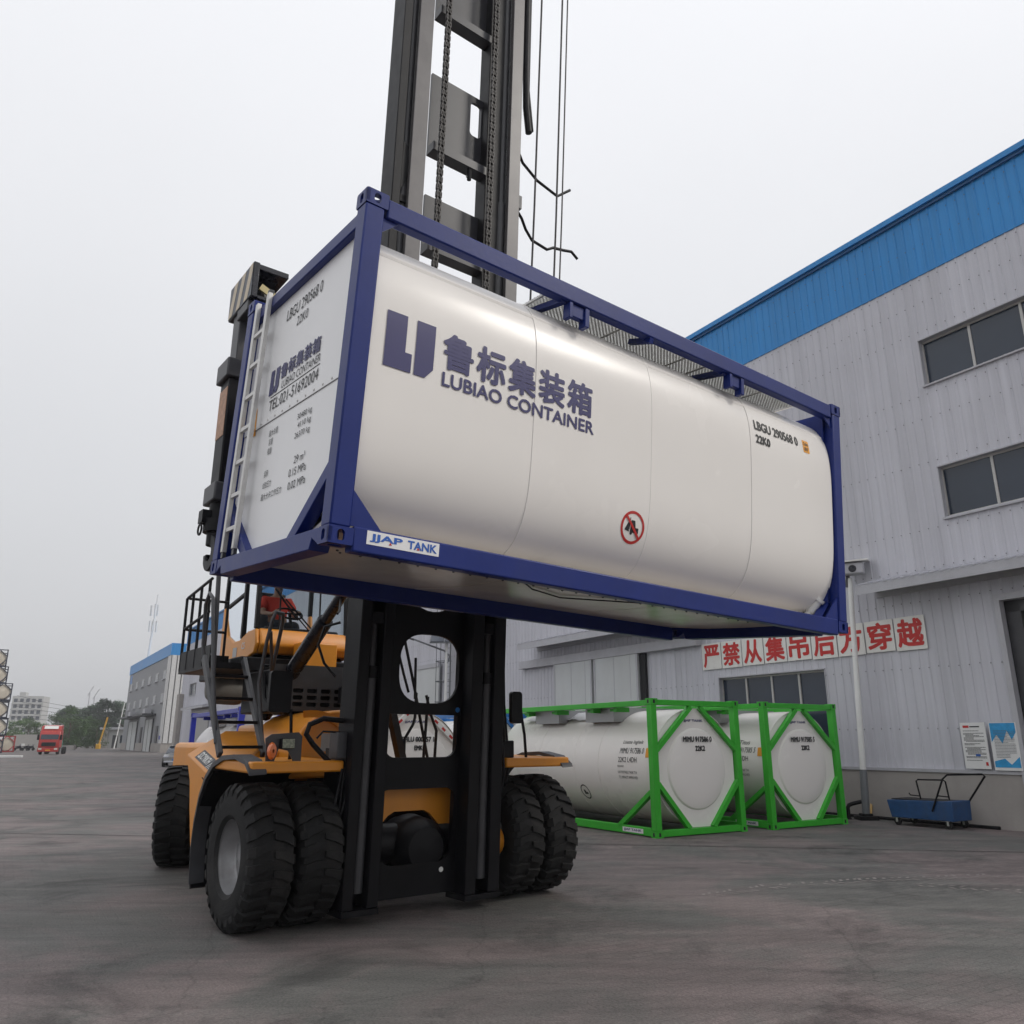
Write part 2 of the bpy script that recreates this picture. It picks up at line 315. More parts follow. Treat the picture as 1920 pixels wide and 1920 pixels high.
# ------------------------------------------------------------------ ground
def ground_mat():
    m = bpy.data.materials.new('yard_paving'); m.use_nodes = True; t = m.node_tree; nn = t.nodes.new; lk = t.links.new
    p = t.nodes['Principled BSDF']; o = nn('ShaderNodeTexCoord')
    rot = nn('ShaderNodeMapping'); rot.inputs['Rotation'].default_value = (0,0,R(-31.7)); lk(o.outputs['Object'], rot.inputs['Vector'])
    def noise(scale, detail=6, rough=0.6, vec=None, dist=0.0):
        n = nn('ShaderNodeTexNoise'); n.inputs['Scale'].default_value = scale; n.inputs['Detail'].default_value = detail; n.inputs['Roughness'].default_value = rough; n.inputs['Distortion'].default_value = dist
        lk(vec if vec else o.outputs['Object'], n.inputs['Vector']); return n.outputs['Fac']
    def ramp(fac, a, b, ca, cb):
        r = nn('ShaderNodeValToRGB'); r.color_ramp.elements[0].position = a; r.color_ramp.elements[1].position = b
        r.color_ramp.elements[0].color = ca + (1,); r.color_ramp.elements[1].color = cb + (1,); lk(fac, r.inputs['Fac']); return r.outputs['Color']
    def mixc(fac, a, b, typ='MIX'):
        x = nn('ShaderNodeMix'); x.data_type = 'RGBA'; x.blend_type = typ
        for i, v in ((0, fac), (6, a), (7, b)):
            if isinstance(v, float): x.inputs[i].default_value = v
            elif isinstance(v, tuple): x.inputs[i].default_value = v + (1,)
            else: lk(v, x.inputs[i])
        return x.outputs[2]
    base = ramp(noise(0.30, 6, 0.66, None, 0.5), 0.44, 0.56, (0.184, 0.156, 0.153), (0.130, 0.130, 0.124))
    st = nn('ShaderNodeMapping'); st.inputs['Scale'].default_value = (0.35, 2.2, 1); st.inputs['Rotation'].default_value = (0,0,R(-35)); lk(o.outputs['Object'], st.inputs['Vector'])
    streak = ramp(noise(1.1, 6, 0.72, st.outputs[0], 0.4), 0.35, 0.72, (0.76, 0.76, 0.76), (1.27, 1.25, 1.24))
    c = mixc(1.0, base, streak, 'MULTIPLY')
    oil = ramp(noise(0.55, 5, 0.7, None, 0.8), 0.53, 0.66, (1,1,1), (0.56,0.56,0.57))
    c = mixc(1.0, c, oil, 'MULTIPLY')
    br = nn('ShaderNodeTexBrick'); br.inputs['Scale'].default_value = 1.0; br.inputs['Brick Width'].default_value = 0.22; br.inputs['Row Height'].default_value = 0.11; br.inputs['Mortar Size'].default_value = 0.008; br.inputs['Mortar Smooth'].default_value = 0.3
    br.inputs['Color1'].default_value = (0.72,0.72,0.72,1); br.inputs['Color2'].default_value = (1.25,1.22,1.2,1); br.inputs['Mortar'].default_value = (0.45,0.44,0.43,1)
    wob = nn('ShaderNodeMix'); wob.data_type = 'VECTOR'; wob.inputs[0].default_value = 0.012
    nzv = nn('ShaderNodeTexNoise'); nzv.inputs['Scale'].default_value = 6; lk(rot.outputs[0], nzv.inputs['Vector'])
    lk(rot.outputs[0], wob.inputs[4]); lk(nzv.outputs['Color'], wob.inputs[5]); lk(wob.outputs[1], br.inputs['Vector'])
    pav = ramp(noise(0.09, 4, 0.6), 0.46, 0.62, (0.10,0.10,0.10), (0.55,0.55,0.55))
    c = mixc(pav, c, mixc(1.0, c, br.outputs['Color'], 'MULTIPLY'))
    fine = ramp(noise(46, 3, 0.8), 0.32, 0.68, (0.66,0.66,0.66), (1.32,1.31,1.30))
    c = mixc(1.0, c, fine, 'MULTIPLY')
    crk = nn('ShaderNodeTexVoronoi'); crk.feature = 'DISTANCE_TO_EDGE'; crk.inputs['Scale'].default_value = 0.33; dv = nn('ShaderNodeMix'); dv.data_type = 'VECTOR'; dv.inputs[0].default_value = 0.25; n4 = nn('ShaderNodeTexNoise'); n4.inputs['Scale'].default_value = 1.2; n4.inputs['Detail'].default_value = 3; lk(o.outputs['Object'], n4.inputs['Vector']); lk(o.outputs['Object'], dv.inputs[4]); lk(n4.outputs['Color'], dv.inputs[5]); lk(dv.outputs[1], crk.inputs['Vector'])
    c = mixc(1.0, c, ramp(crk.outputs['Distance'], 0.0005, 0.003, (0.80,0.80,0.80), (1,1,1)), 'MULTIPLY')
    spk = ramp(noise(7.5, 3, 0.5), 0.70, 0.74, (0,0,0), (0.35,0.35,0.35))
    c = mixc(spk, c, (0.20, 0.185, 0.175))
    lk(c, p.inputs['Base Color'])
    mr = nn('ShaderNodeMapRange'); mr.inputs['To Min'].default_value = 0.55; mr.inputs['To Max'].default_value = 0.92; lk(noise(0.9, 2), mr.inputs['Value']); lk(mr.outputs[0], p.inputs['Roughness'])
    p.inputs['Specular IOR Level'].default_value = 0.35
    b1 = nn('ShaderNodeBump'); b1.inputs['Strength'].default_value = 0.5; b1.inputs['Distance'].default_value = 0.006; lk(br.outputs['Fac'], b1.inputs['Height']); b1.invert = True
    b2 = nn('ShaderNodeBump'); b2.inputs['Strength'].default_value = 0.9; b2.inputs['Distance'].default_value = 0.012; lk(noise(30, 3, 0.75), b2.inputs['Height']); lk(b1.outputs[0], b2.inputs['Normal'])
    lk(b2.outputs[0], p.inputs['Normal'])
    return m
g = obj('ground', MB().box(-900, 900, -120, 1500, -0.3, 0.0), ground_mat()); struct(g)
# sealed joint across the yard
def strip(name, p, q, wd, m, z=0.004):
    mb = MB(); p, q = Vector((p[0],p[1],z)), Vector((q[0],q[1],z)); d = (q-p).normalized(); a = Vector((-d.y,d.x,0))*wd/2; n = 24; vs = []; fs = []
    for i in range(n+1):
        c = p+(q-p)*i/n + a*random.uniform(-0.5,0.5); vs += [c-a, c+a]
        if i: fs.append((2*i-2,2*i-1,2*i+1,2*i))
    return obj(name, mb.add(vs,fs), m)
seal = mat('joint_sealant', (0.022,0.021,0.021), 0.8)
struct(strip('expansion_joint', (-30, 20.1), (9.0, 14.2), 0.035, seal))
# pale dusty tyre prints
dust = mat('tyre_dust', (0.25,0.225,0.215), 0.9, vary=0.25, vscale=5)
def prints(pts, wd, step):
    mb = MB(); random.seed(3)
    for (p, q) in zip(pts[:-1], pts[1:]):
        p, q = Vector(p), Vector(q); L = (q-p).length; d = (q-p)/L; a = Vector((-d.y,d.x)); t = 0
        while t < L:
            for sgn in (-1, 1):
                if random.random() < 0.82:
                    c = p+d*t; k0 = random.uniform(0.02,0.06); k1 = wd/2*random.uniform(0.6,1.0)
                    e = [c+a*sgn*k0, c+a*sgn*k0+d*step*0.42, c+a*sgn*k1+d*step*0.9, c+a*sgn*k1+d*step*0.5]
                    mb.add([(x.x,x.y,0.004) for x in e], [(0,1,2,3)])
            t += step
    return mb
tp_ = obj('tyre_prints', prints([(2.3,10.4),(3.2,11.0),(4.6,11.5),(6.6,11.9)],0.34,0.12), dust); tp_['kind']='stuff'
tp_2 = obj('tyre_prints', prints([(5.2,11.2),(6.6,10.5),(8.5,9.9)],0.34,0.12), dust); tp_2['kind']='stuff'

# ------------------------------------------------------------------ big workshop on the right
WA = (8.726, 20.376, 0.0); WR = R(121.7)
bld = thing('workshop_building', 'long grey steel workshop with blue parapet band on the right', 'building', WA, WR)
PW = 0.94; S0 = -2.75
_pc = {}
def corr_mesh(h, m, key):
    k = (round(h,3), key)
    if k in _pc: return _pc[k]
    prof = []
    for i in range(4):
        u = i*PW/4; prof += [(u,0.0),(u+0.175,0.0),(u+0.187,0.015),(u+0.221,0.015),(u+0.233,0.0)]
    prof.append((PW,0.0)); n = len(prof)
    vs = [(u,w_,0) for u,w_ in prof] + [(u,w_,h) for u,w_ in prof] + [(0,-0.05,0),(PW,-0.05,0),(PW,-0.05,h),(0,-0.05,h)]
    fs = [(i,i+1,n+i+1,n+i) for i in range(n-1)] + [(2*n+3,2*n+2,2*n+1,2*n)]
    me = bpy.data.meshes.new('wall_panel'); me.from_pydata(vs, [], fs); finish(me, m, 0); _pc[k] = me; return me
openings = [(-14,-2.76,10.2,11.37),(-14,-2.76,6.83,8.05),(-14,-3.70,0,4.70),(1.02,4.76,1.60,3.58)]
farwin = []
for k in range(66, 100, 9):
    a = S0+PW*k; farwin.append((a, a+4*PW)); openings.append((a+0.01, a+4*PW-0.01, 6.83, 8.15))
def panel(s, z0, z1, m, key):
    o = link('wall_panel', corr_mesh(z1-z0, m, key), bld); o.location = (s, 0, z0); return o
KMAX = 102
for k in range(-10, KMAX):
    s = S0+PW*k; c = s+PW/2
    spans = [(1.16, 13.13)]
    for (a,b,z0,z1) in openings:
        if a < c < b:
            ns = []
            for (u,v) in spans:
                if z1 <= u or z0 >= v: ns.append((u,v)); continue
                if z0 > u: ns.append((u,z0))
                if z1 < v: ns.append((z1,v))
            spans = ns
    for (u,v) in spans: panel(s,u,v,wallg,'g')
    panel(s, 13.135, 14.9, wallb, 'b')
SL, SR = S0+PW*KMAX, S0-PW*10
B('parapet_capping', wallb, bld, SR, SL+0.1, -0.35, 0.14, 14.9, 15.05)
B('parapet_drip_edge', mat('dark_blue_trim',(0.02,0.11,0.27),0.4), bld, SR, SL+0.1, 0.03, 0.075, 14.82, 14.9)  # drip edge in a darker blue than the parapet sheets
B('band_flashing', wallb, bld, SR, SL, 0.0, 0.03, 13.09, 13.14)
B('plinth', conc, bld, -3.68, SL, -0.3, 0.10, -0.05, 1.10)
B('plinth_flashing', trimg, bld, -3.68, SL, 0.0, 0.13, 1.10, 1.17)
B('end_wall', wallg, bld, SL-0.02, SL+0.12, -30, 0.05, 0, 13.12)
B('end_parapet', wallb, bld, SL-0.02, SL+0.14, -30, 0.06, 13.12, 14.9)
B('near_end_wall', wallg, bld, SR-0.1, SR, -30, 0.02, 0, 14.9)
B('roof', trimg, bld, SR, SL, -30, -0.3, 13.6, 13.8)
B('wall_backing', dark, bld, SR, SL, -0.4, -0.32, 0, 14.8)
# screws in rows along the girts
mb = MB()
for z in (2.05, 3.42, 4.95, 5.72, 6.62, 8.25, 9.35, 9.95, 11.6, 12.35, 12.95, 13.9, 14.6):
    k = 0
    while True:
        s = SR+0.2+k*PW/4*1.0; k += 1
        if s > 34: break
        if any(a < s < b and z0 < z < z1 for a,b,z0,z1 in openings): continue
        zz_ = z+random.uniform(-0.015,0.015); d = 0.013
        mb.add([(s-d,0.034,zz_),(s,0.034,zz_-d),(s+d,0.034,zz_),(s,0.034,zz_+d),(s-d,0.02,zz_),(s,0.02,zz_-d),(s+d,0.02,zz_),(s,0.02,zz_+d)],[(0,1,2,3),(0,4,5,1),(1,5,6,2),(2,6,7,3),(3,7,4,0)])
o = obj('screws', mb, mat('screw_head',(0.10,0.10,0.11),0.4), bld); o['kind']='stuff'
def window(parent, s0, s1, z0, z1, n, dep=-0.14, rail=None):
    f = MB(); t = 0.05
    f.box(s0,s1,dep-0.03,dep+0.03,z0,z0+t); f.box(s0,s1,dep-0.03,dep+0.03,z1-t,z1)
    ws = (s1-s0)/n
    for i in range(n+1):
        u = s0+ws*i; f.box(max(s0,u-0.03),min(s1,u+0.03),dep-0.032,dep+0.032,z0+t,z1-t)
    fo = obj('window', f, frm, parent)
    for i in range(n):
        u = s0+ws*i; tl = random.uniform(-0.008,0.008); tz = random.uniform(-0.006,0.006)
        vs = [(u+0.03,dep+tl,z0+t),(u+ws-0.03,dep-tl,z0+t),(u+ws-0.03,dep-tl+tz,z1-t),(u+0.03,dep+tl+tz,z1-t)]
        obj('pane', MB().add(vs+[(x,y-0.01,z) for x,y,z in vs],[(0,1,2,3),(7,6,5,4)]), wing, fo)
    rv = MB(); rv.box(s0-0.02,s0,dep,0.03,z0,z1); rv.box(s1,s1+0.02,dep,0.03,z0,z1); rv.box(s0-0.02,s1+0.02,dep,0.045,z1,z1+0.03)
    obj('reveal', rv, trimg, fo)
    obj('sill', MB().prism([(dep,z0),(0.07,z0-0.03),(0.07,z0-0.07),(dep,z0-0.05)], s0-0.05, s1+0.05, 'x'), trimg, fo)
    return fo
window(bld, -2.76-1.17*8, -2.76, 10.2, 11.37, 8); window(bld, -2.76-1.17*8, -2.76, 6.83, 8.05, 8); window(bld, 1.02, 4.76, 1.60, 3.58, 4)
for a,b in farwin: window(bld, a, b, 6.83, 8.15, 3)
# interior tube lamp seen through the lower window
# canopies
def canopy(s0, s1, zo, h, dep):
    mb = MB().prism([(0.0,zo-0.05),(dep,zo-h),(dep,zo),(0.0,zo+0.2)], s0, s1, 'x')
    o = obj('door_canopy', mb, trimg, bld)
    tr_ = MB(); k = s0+0.1
    while k < s1: tr_.prism([(0.02,zo+0.215),(dep+0.03,zo+0.012),(dep+0.03,zo+0.032),(0.02,zo+0.24)], k, k+0.09, 'x'); k += 0.235
    obj('roof_rib', tr_, wallg, o); obj('wall_trim', MB().box(s0,s1,0.0,0.06,zo-0.22,zo-0.055), trimg, o)
canopy(-12.0, -0.72, 5.42, 0.22, 0.8); canopy(5.0, 14.6, 5.50, 0.24, 1.0); canopy(74.0, 86.0, 5.3, 0.25, 1.2)
B('door_track_cover', trimg, bld, 5.4, 15.7, 0.025, 0.24, 4.62, 4.93, bev=0.01)
for (a,b) in ((8.23,10.66),(10.78,13.2)):
    o = B('sliding_door', doorg, bld, a, b, 0.13, 0.2, 0.06, 4.62)
    f = MB(); f.box(a,a+0.09,0.2,0.215,0.06,4.62); f.box(b-0.09,b,0.2,0.215,0.06,4.62); f.box(a+(b-a)*0.52,a+(b-a)*0.52+0.03,0.2,0.206,0.06,4.62); f.box(a+0.4,a+0.415,0.2,0.206,0.06,4.62)
    obj('door_stile', f, trimg, o)
B('door_gap', dark, bld, 7.95, 8.20, 0.03, 0.12, 0.06, 4.62); B('door_gap', dark, bld, 10.665, 10.775, 0.03, 0.12, 0.06, 4.62)
o = B('sliding_door', doorg, bld, 23.1, 25.8, 0.13, 0.22, 0.06, 5.3); obj('door_stile', MB().box(23.1,25.8,0.1,0.26,5.3,5.5), trimg, o)
# roller shutter at the right edge
fr = MB(); fr.box(-3.70,-3.58,0.0,0.16,0,4.84); fr.box(-10.5,-3.70,0.0,0.16,4.70,4.84)
fo = obj('shutter_frame', fr, trimg, bld)
gd = obj('guide_rail', MB().box(-4.0,-3.70,-0.22,-0.06,0,4.70).box(-10.5,-3.70,-0.3,-0.06,4.45,4.70), dgrey, fo)
cu = []; z = 0.02
while z < 4.45: cu += [(-0.27,z),(-0.235,z+0.03),(-0.235,z+0.075),(-0.27,z+0.105)]; z += 0.11
cm = MB(); vs = [(-4.0,u,v) for u,v in cu]+[(-10.5,u,v) for u,v in cu]; n = len(cu)
cm.add(vs,[(i,i+1,n+i+1,n+i) for i in range(n-1)]); obj('shutter_curtain', cm, shut, fo)
fo = B('roller_door', shut, bld, 76, 84, 0.03, 0.1, 0, 5.0)
rm = MB()
for i in range(24): rm.box(76.02,83.98,0.1,0.125,0.02+i*0.205,0.02+i*0.205+0.11)
obj('slat', rm, shut, fo)
B('end_pillar', conc, bld, SL-1.6, SL+0.2, 0.03, 0.5, 0, 7.2)
# caged ladder on the wall
lad = thing('caged_ladder', 'galvanised caged ladder climbing the grey wall, seen through the mast window', 'ladder', WA, WR)
for s in (21.85, 22.35): obj('stile', MB().box(s-0.03,s+0.03,0.22,0.27,0.5,14.5), galvp, lad)
mb = MB()
for i in range(46): mb.tube([(21.85,0.245,0.7+i*0.3),(22.35,0.245,0.7+i*0.3)],0.014,5)
obj('rungs', mb, galvp, lad)
mb = MB()
for i in range(12):
    z = 2.6+i*0.95; mb.tube([(22.1+0.38*math.cos(R(a)),0.25+0.62*math.sin(R(a)),z) for a in range(0,181,20)],0.02,5)
for a in (20,55,90,125,160): mb.tube([(22.1+0.38*math.cos(R(a)),0.25+0.62*math.sin(R(a)),2.6),(22.1+0.38*math.cos(R(a)),0.25+0.62*math.sin(R(a)),13.1)],0.014,5)
obj('safety_cage', mb, galvp, lad)
# nine lettered boards
chars = '严禁从集吊后方穿越'
locs = ['leftmost board of the red warning row, character with a roof stroke', 'second board from the left in the red warning row', 'third board from the left in the red warning row',
        'fourth board from the left in the red warning row', 'fifth and middle board of the red warning row', 'sixth board from the left in the red warning row',
        'seventh board in the red warning row, crossed by the white pole', 'eighth board in the red warning row, second from the right', 'rightmost board of the red warning row under the canopy']
for i, ch in enumerate(chars):
    sL = 5.36-i*0.81
    o = obj('sign_board', MB().box(sL-0.775,sL,0.03,0.05,3.86+random.uniform(-.015,.015),4.64), signw)
    o.location = WA; o.rotation_euler = (0,0,WR)
    tag(o, 'white square sign board, '+locs[i], 'sign', 'red lettered warning boards on the workshop wall')
    btext('lettering', ch, red, o, (sL-0.72, sL-0.055, 3.92, 4.59), lambda u,v,w_,sL=sL: (2*sL-0.775-u, 0.054+w_, v), 0.021)
# notice boards at the foot of the wall
nb = obj('notice_board', MB().box(-2.98,-2.44,0.14,0.165,1.20,2.16), paper); nb.location = WA; nb.rotation_euler=(0,0,WR)
tag(nb, 'tall white notice board with rows of small black text by the shutter', 'notice')
mb = MB(); z = 1.98; random.seed(5)
while z > 1.36:
    s = -2.49-random.choice((0,0.04,0.0)); e = -2.93+random.choice((0,0,0.1,0.22))
    while s > e:
        l = random.uniform(0.02,0.05); mb.box(max(e,s-l),s,0.165,0.167,z,z+0.011); s -= l+0.006
    z -= random.choice((0.024,0.024,0.05))
obj('print', mb, inkb, nb)['kind']='stuff'; obj('emblem', MB().box(-2.63,-2.50,0.165,0.168,2.05,2.10), red, nb); obj('heading', MB().box(-2.86,-2.65,0.165,0.168,2.06,2.085), inkb, nb)
obj('emblem', MB().box(-2.94,-2.89,0.165,0.168,1.27,1.34), red, nb); obj('emblem', MB().box(-2.80,-2.70,0.165,0.168,1.46,1.50), inkblue, nb)
nb = obj('notice_board', MB().box(-3.62,-3.06,0.14,0.165,1.18,2.15), paper); nb.location = WA; nb.rotation_euler=(0,0,WR)
tag(nb, 'blue and white poster board next to the roller shutter frame', 'notice')
pb = mat('poster_blue',(0.03,0.30,0.60),0.5,vary=0.3,vscale=6)
flat('poster_print', [(-3.08,2.14),(-3.60,2.14),(-3.60,1.95),(-3.50,1.80),(-3.42,1.98),(-3.30,1.72),(-3.2,1.9),(-3.08,1.75)], pb, nb, lambda u,v:(u,0.168,v))
flat('poster_print', [(-3.08,1.36),(-3.30,1.42),(-3.42,1.30),(-3.60,1.46),(-3.60,1.24),(-3.08,1.24)], pb, nb, lambda u,v:(u,0.168,v))
mb = MB(); z = 1.98
while z > 1.42:
    s = -3.14; e = -3.56+random.choice((0,0,0.14))
    while s > e:
        l = random.uniform(0.015,0.04); mb.box(max(e,s-l),s,0.169,0.171,z,z+0.008); s -= l+0.006
    z -= 0.03
obj('print', mb, mat('poster_text',(0.12,0.13,0.15),0.6), nb)['kind']='stuff'
# pole with camera
pole = thing('camera_pole', 'white pole with grey painted foot standing against the workshop plinth', 'pole', (8.30, 19.95, 0))
lean = lambda z: (0.052*z, 0.01*z, z)
obj('foot_plate', MB().box(-0.22,0.22,-0.2,0.2,0,0.09).box(-0.12,0.12,-0.12,0.12,0.09,0.14), blk, pole, bev=0.01)
obj('lower_pole', MB().tube([lean(0.1),lean(1.12)],0.085,16), galvp, pole, smooth=40)
obj('upper_pole', MB().tube([lean(1.12),lean(3.4),lean(5.75)],[0.072,0.066,0.06],16), whitep, pole, smooth=40)
cc_ = thing('security_camera', 'small grey security camera on top of the white pole', 'camera', (8.30+0.30, 20.0, 5.72), R(-30)); cc_.scale = (1.9,1.9,1.9)
obj('camera_body', MB().box(-0.10,0.20,-0.14,0.03,0.05,0.20), trimg, cc_, bev=0.02); obj('sun_hood', MB().prism([(-0.18,0.21),(0.06,0.23),(0.06,0.25),(-0.18,0.23)],-0.14,0.26,'x'), signw, cc_); obj('lens', MB().lathe([(-0.15,0.045),(-0.14,0.05)],(0.06,0,0.12),'y',12,True), blkg, cc_); obj('bracket', MB().tube([(-0.05,0,-0.1),(-0.02,0,0.06)],0.025,8), dgrey, cc_)
# hand trolley
ct = thing('hand_trolley', 'blue box trolley with black tube handles by the plinth', 'trolley', (9.05, 18.45, 0), R(-57))
obj('tray', MB().prism([(-0.74,0.52),(0.74,0.56),(0.72,0.16),(-0.66,0.16)], -0.36, 0.36, 'y'), cartb, ct, bev=0.015)
obj('tray_well', MB().box(-0.64,0.64,-0.32,0.32,0.535,0.555), dark, ct)
th = MB().tube([(0.3,-0.38,0.34),(0.62,-0.38,1.0),(0.72,-0.36,1.09),(1.1,0.30,1.10),(1.12,0.36,1.06),(0.7,0.36,0.52)],0.02,8)
obj('push_handle', th, blk, ct, smooth=40)
obj('rail_hoop', MB().tube([(-0.08,-0.1,0.5),(-0.14,-0.1,0.93),(-0.10,-0.1,0.96),(0.36,0.1,0.96),(0.40,0.1,0.93),(0.44,0.1,0.5)],0.017,8).tube([(-0.12,-0.1,0.62),(-0.32,-0.1,0.63),(-0.34,-0.1,0.67)],0.014,6).tube([(0.43,0.1,0.62),(0.2,0.1,0.63)],0.014,6), blk, ct, smooth=40)
for x,y in ((-0.56,-0.3),(-0.56,0.3),(0.58,-0.3),(0.58,0.3)):
    wv = obj('caster_wheel', MB().lathe([(-0.025,0.03),(-0.025,0.075),(-0.012,0.085),(0.012,0.085),(0.025,0.075),(0.025,0.03)],(x,y,0.085),'y',14,True), rub, ct, smooth=40)
    obj('fork', MB().box(x-0.02,x+0.02,y-0.045,y-0.03,0.07,0.17).box(x-0.02,x+0.02,y+0.03,y+0.045,0.07,0.17).box(x-0.04,x+0.04,y-0.05,y+0.05,0.155,0.175), alu, wv)
# drain elbow, leaning lath, kerb pipe
o = obj('pipe_elbow', MB().tube([(0,0,0),(0,0,0.26),(0.03,0,0.31),(0.10,0,0.34),(0.30,-0.1,0.40)],[0.045,0.045,0.045,0.045,0.045],10).lathe([(0.0,0.07),(0.03,0.07)],(0,0,0),'z',10,True), blk, smooth=40); o.location=(7.95,20.1,0)
tag(o,'short black pipe elbow rising from the paving beside the pole','pipe')
o = obj('wooden_lath', MB().bar((0,0,0.0),(0.16,0.18,0.46),0.05,0.03), wood); o.location=(8.52,20.24,0.0); tag(o,'short yellow wooden lath leaning on the plinth behind the pole','lath')
o = obj('kerb_pipe', MB().tube([(-3,0.22,0.035),(6,0.22,0.035)],0.035,8), blk, smooth=40); o.location=WA; o.rotation_euler=(0,0,WR); tag(o,'thin black pipe lying along the foot of the plinth','pipe')
# solar street lamp in front of the far part of the wall
sl_ = thing('solar_street_lamp', 'grey street lamp with solar panel seen through the round mast window', 'street lamp', (-3.0, 37.0, 0))
obj('pole', MB().tube([(0,0,0),(0,0,6.2)],[0.09,0.06],10), whitep, sl_, smooth=40); obj('arm', MB().tube([(0,0,5.1),(0.15,0,5.5),(-0.1,0,5.75),(-1.6,-0.1,6.3)],0.04,8), galvp, sl_, smooth=40); obj('lamp_head', MB().bar((-1.5,-0.1,6.24),(-2.1,-0.13,6.44),0.22,0.07), dgrey, sl_, bev=0.02)
pn = obj('solar_panel', MB().bar((-0.75,0.0,6.35),(0.55,0.0,6.35),1.0,0.05,up=(0,-0.55,0.8)), galvp, sl_); obj('cells', MB().bar((-0.70,-0.02,6.385),(-0.12,-0.02,6.385),0.9,0.03,up=(0,-0.55,0.8)).bar((-0.06,-0.02,6.385),(0.5,-0.02,6.385),0.9,0.03,up=(0,-0.55,0.8)), mat('solar_cell',(0.10,0.11,0.13),0.2), pn)

# ------------------------------------------------------------------ second workshop further left
b2 = thing('far_workshop_building', 'distant grey workshop with blue parapet and two rows of windows at left', 'building', (-52.29,126.96,0), WR)
s0, s1 = 7.5, 58.5
B('wall', mat('grey_render',(0.27,0.275,0.29),0.6,vary=0.05,vscale=0.15), b2, s0+0.2, s1, -22, 0, 1.4, 15.45)
B('plinth', conc, b2, s0, s1, -22, 0.12, 0, 1.4)
B('parapet', wallb, b2, s0-0.1, s1+0.1, -22, 0.15, 15.45, 17.4)
k = 0; cp = MB()
while k < 11: cp.box(s0-0.12,s0+0.2,-0.12-k-0.72,-0.12-k,1.4,15.44); k += 0.9
obj('corner_cladding', cp, mat('pale_corner_steel',(0.62,0.62,0.61),0.5), b2)
obj('corner_cladding', MB().box(s0,s0+2.6,0.0,0.1,1.4,15.44), mat('pale_corner_steel',(0.62,0.62,0.61),0.5), b2)
for i in range(6):
    for z0 in (11.85, 8.0):
        s = 12.0+i*8.35
        f = obj('window', MB().box(s-1.5,s+1.5,-0.02,0.05,z0,z0+1.45), frm, b2)
        obj('pane', MB().box(s-1.4,s-0.05,0.05,0.07,z0+0.1,z0+1.35), wing, f); obj('pane', MB().box(s+0.05,s+1.4,0.05,0.07,z0+0.1,z0+1.35), mat('pale_blind',(0.45,0.46,0.47),0.5), f)
        obj('sill', MB().box(s-1.6,s+1.6,0.0,0.25,z0-0.12,z0), trimg, f)
for a,b in ((18.5,26.3),(37.5,49.0)):
    d = B('loading_door', doorg, b2, a, b, 0.0, 0.16, 0, 5.4); [obj(nm_, MB().box(*bx_), dgrey, d) for nm_,bx_ in (('door_leaf_gap',(a+(b-a)*0.48,a+(b-a)*0.52,0.16,0.18,0,5.3)),('door_jamb',(a-0.6,a,0.02,0.2,0,5.5)),('door_jamb',(b,b+0.6,0.02,0.2,0,5.5)))]
    c = B('canopy', dgrey, b2, a-2, b+2, 0, 2.2, 6.0, 6.3); obj('air_conditioner', MB().box(a+1,a+4,0.4,1.4,6.3,7.2), trimg, c)
for s in (31.5, 13.5): B('doorway', dgrey, b2, s-1.0, s+1.0, 0.0, 0.13, 1.41, 4.2)
B('number_plate', royal, b2, 9.0, 10.2, 0.1, 0.14, 2.0, 2.6)
B('wall_emblem', bluef, b2, 54.0, 57.0, 0.0, 0.04, 13.4, 15.2)
rl = thing('roof_ladder', 'pale caged ladder at the parapet of the distant grey workshop', 'ladder', (-52.29,126.96,0), WR)
mb = MB()
for y in (-6.2,-5.2): mb.box(s0-0.3,s0-0.2,y-0.06,y+0.06,6.5,18.9)
for i in range(20): mb.box(s0-0.3,s0-0.2,-6.2,-5.2,6.8+i*0.6,6.9+i*0.6)
obj('ladder_frame', mb, whitep, rl)
mb = MB()
for i in range(12): mb.tube([(s0-0.25-0.9*math.sin(R(a)),-5.7+0.6*math.cos(R(a)),9.0+i*0.85) for a in range(0,181,30)],0.05,4)
obj('cage_hoops', mb, whitep, rl)

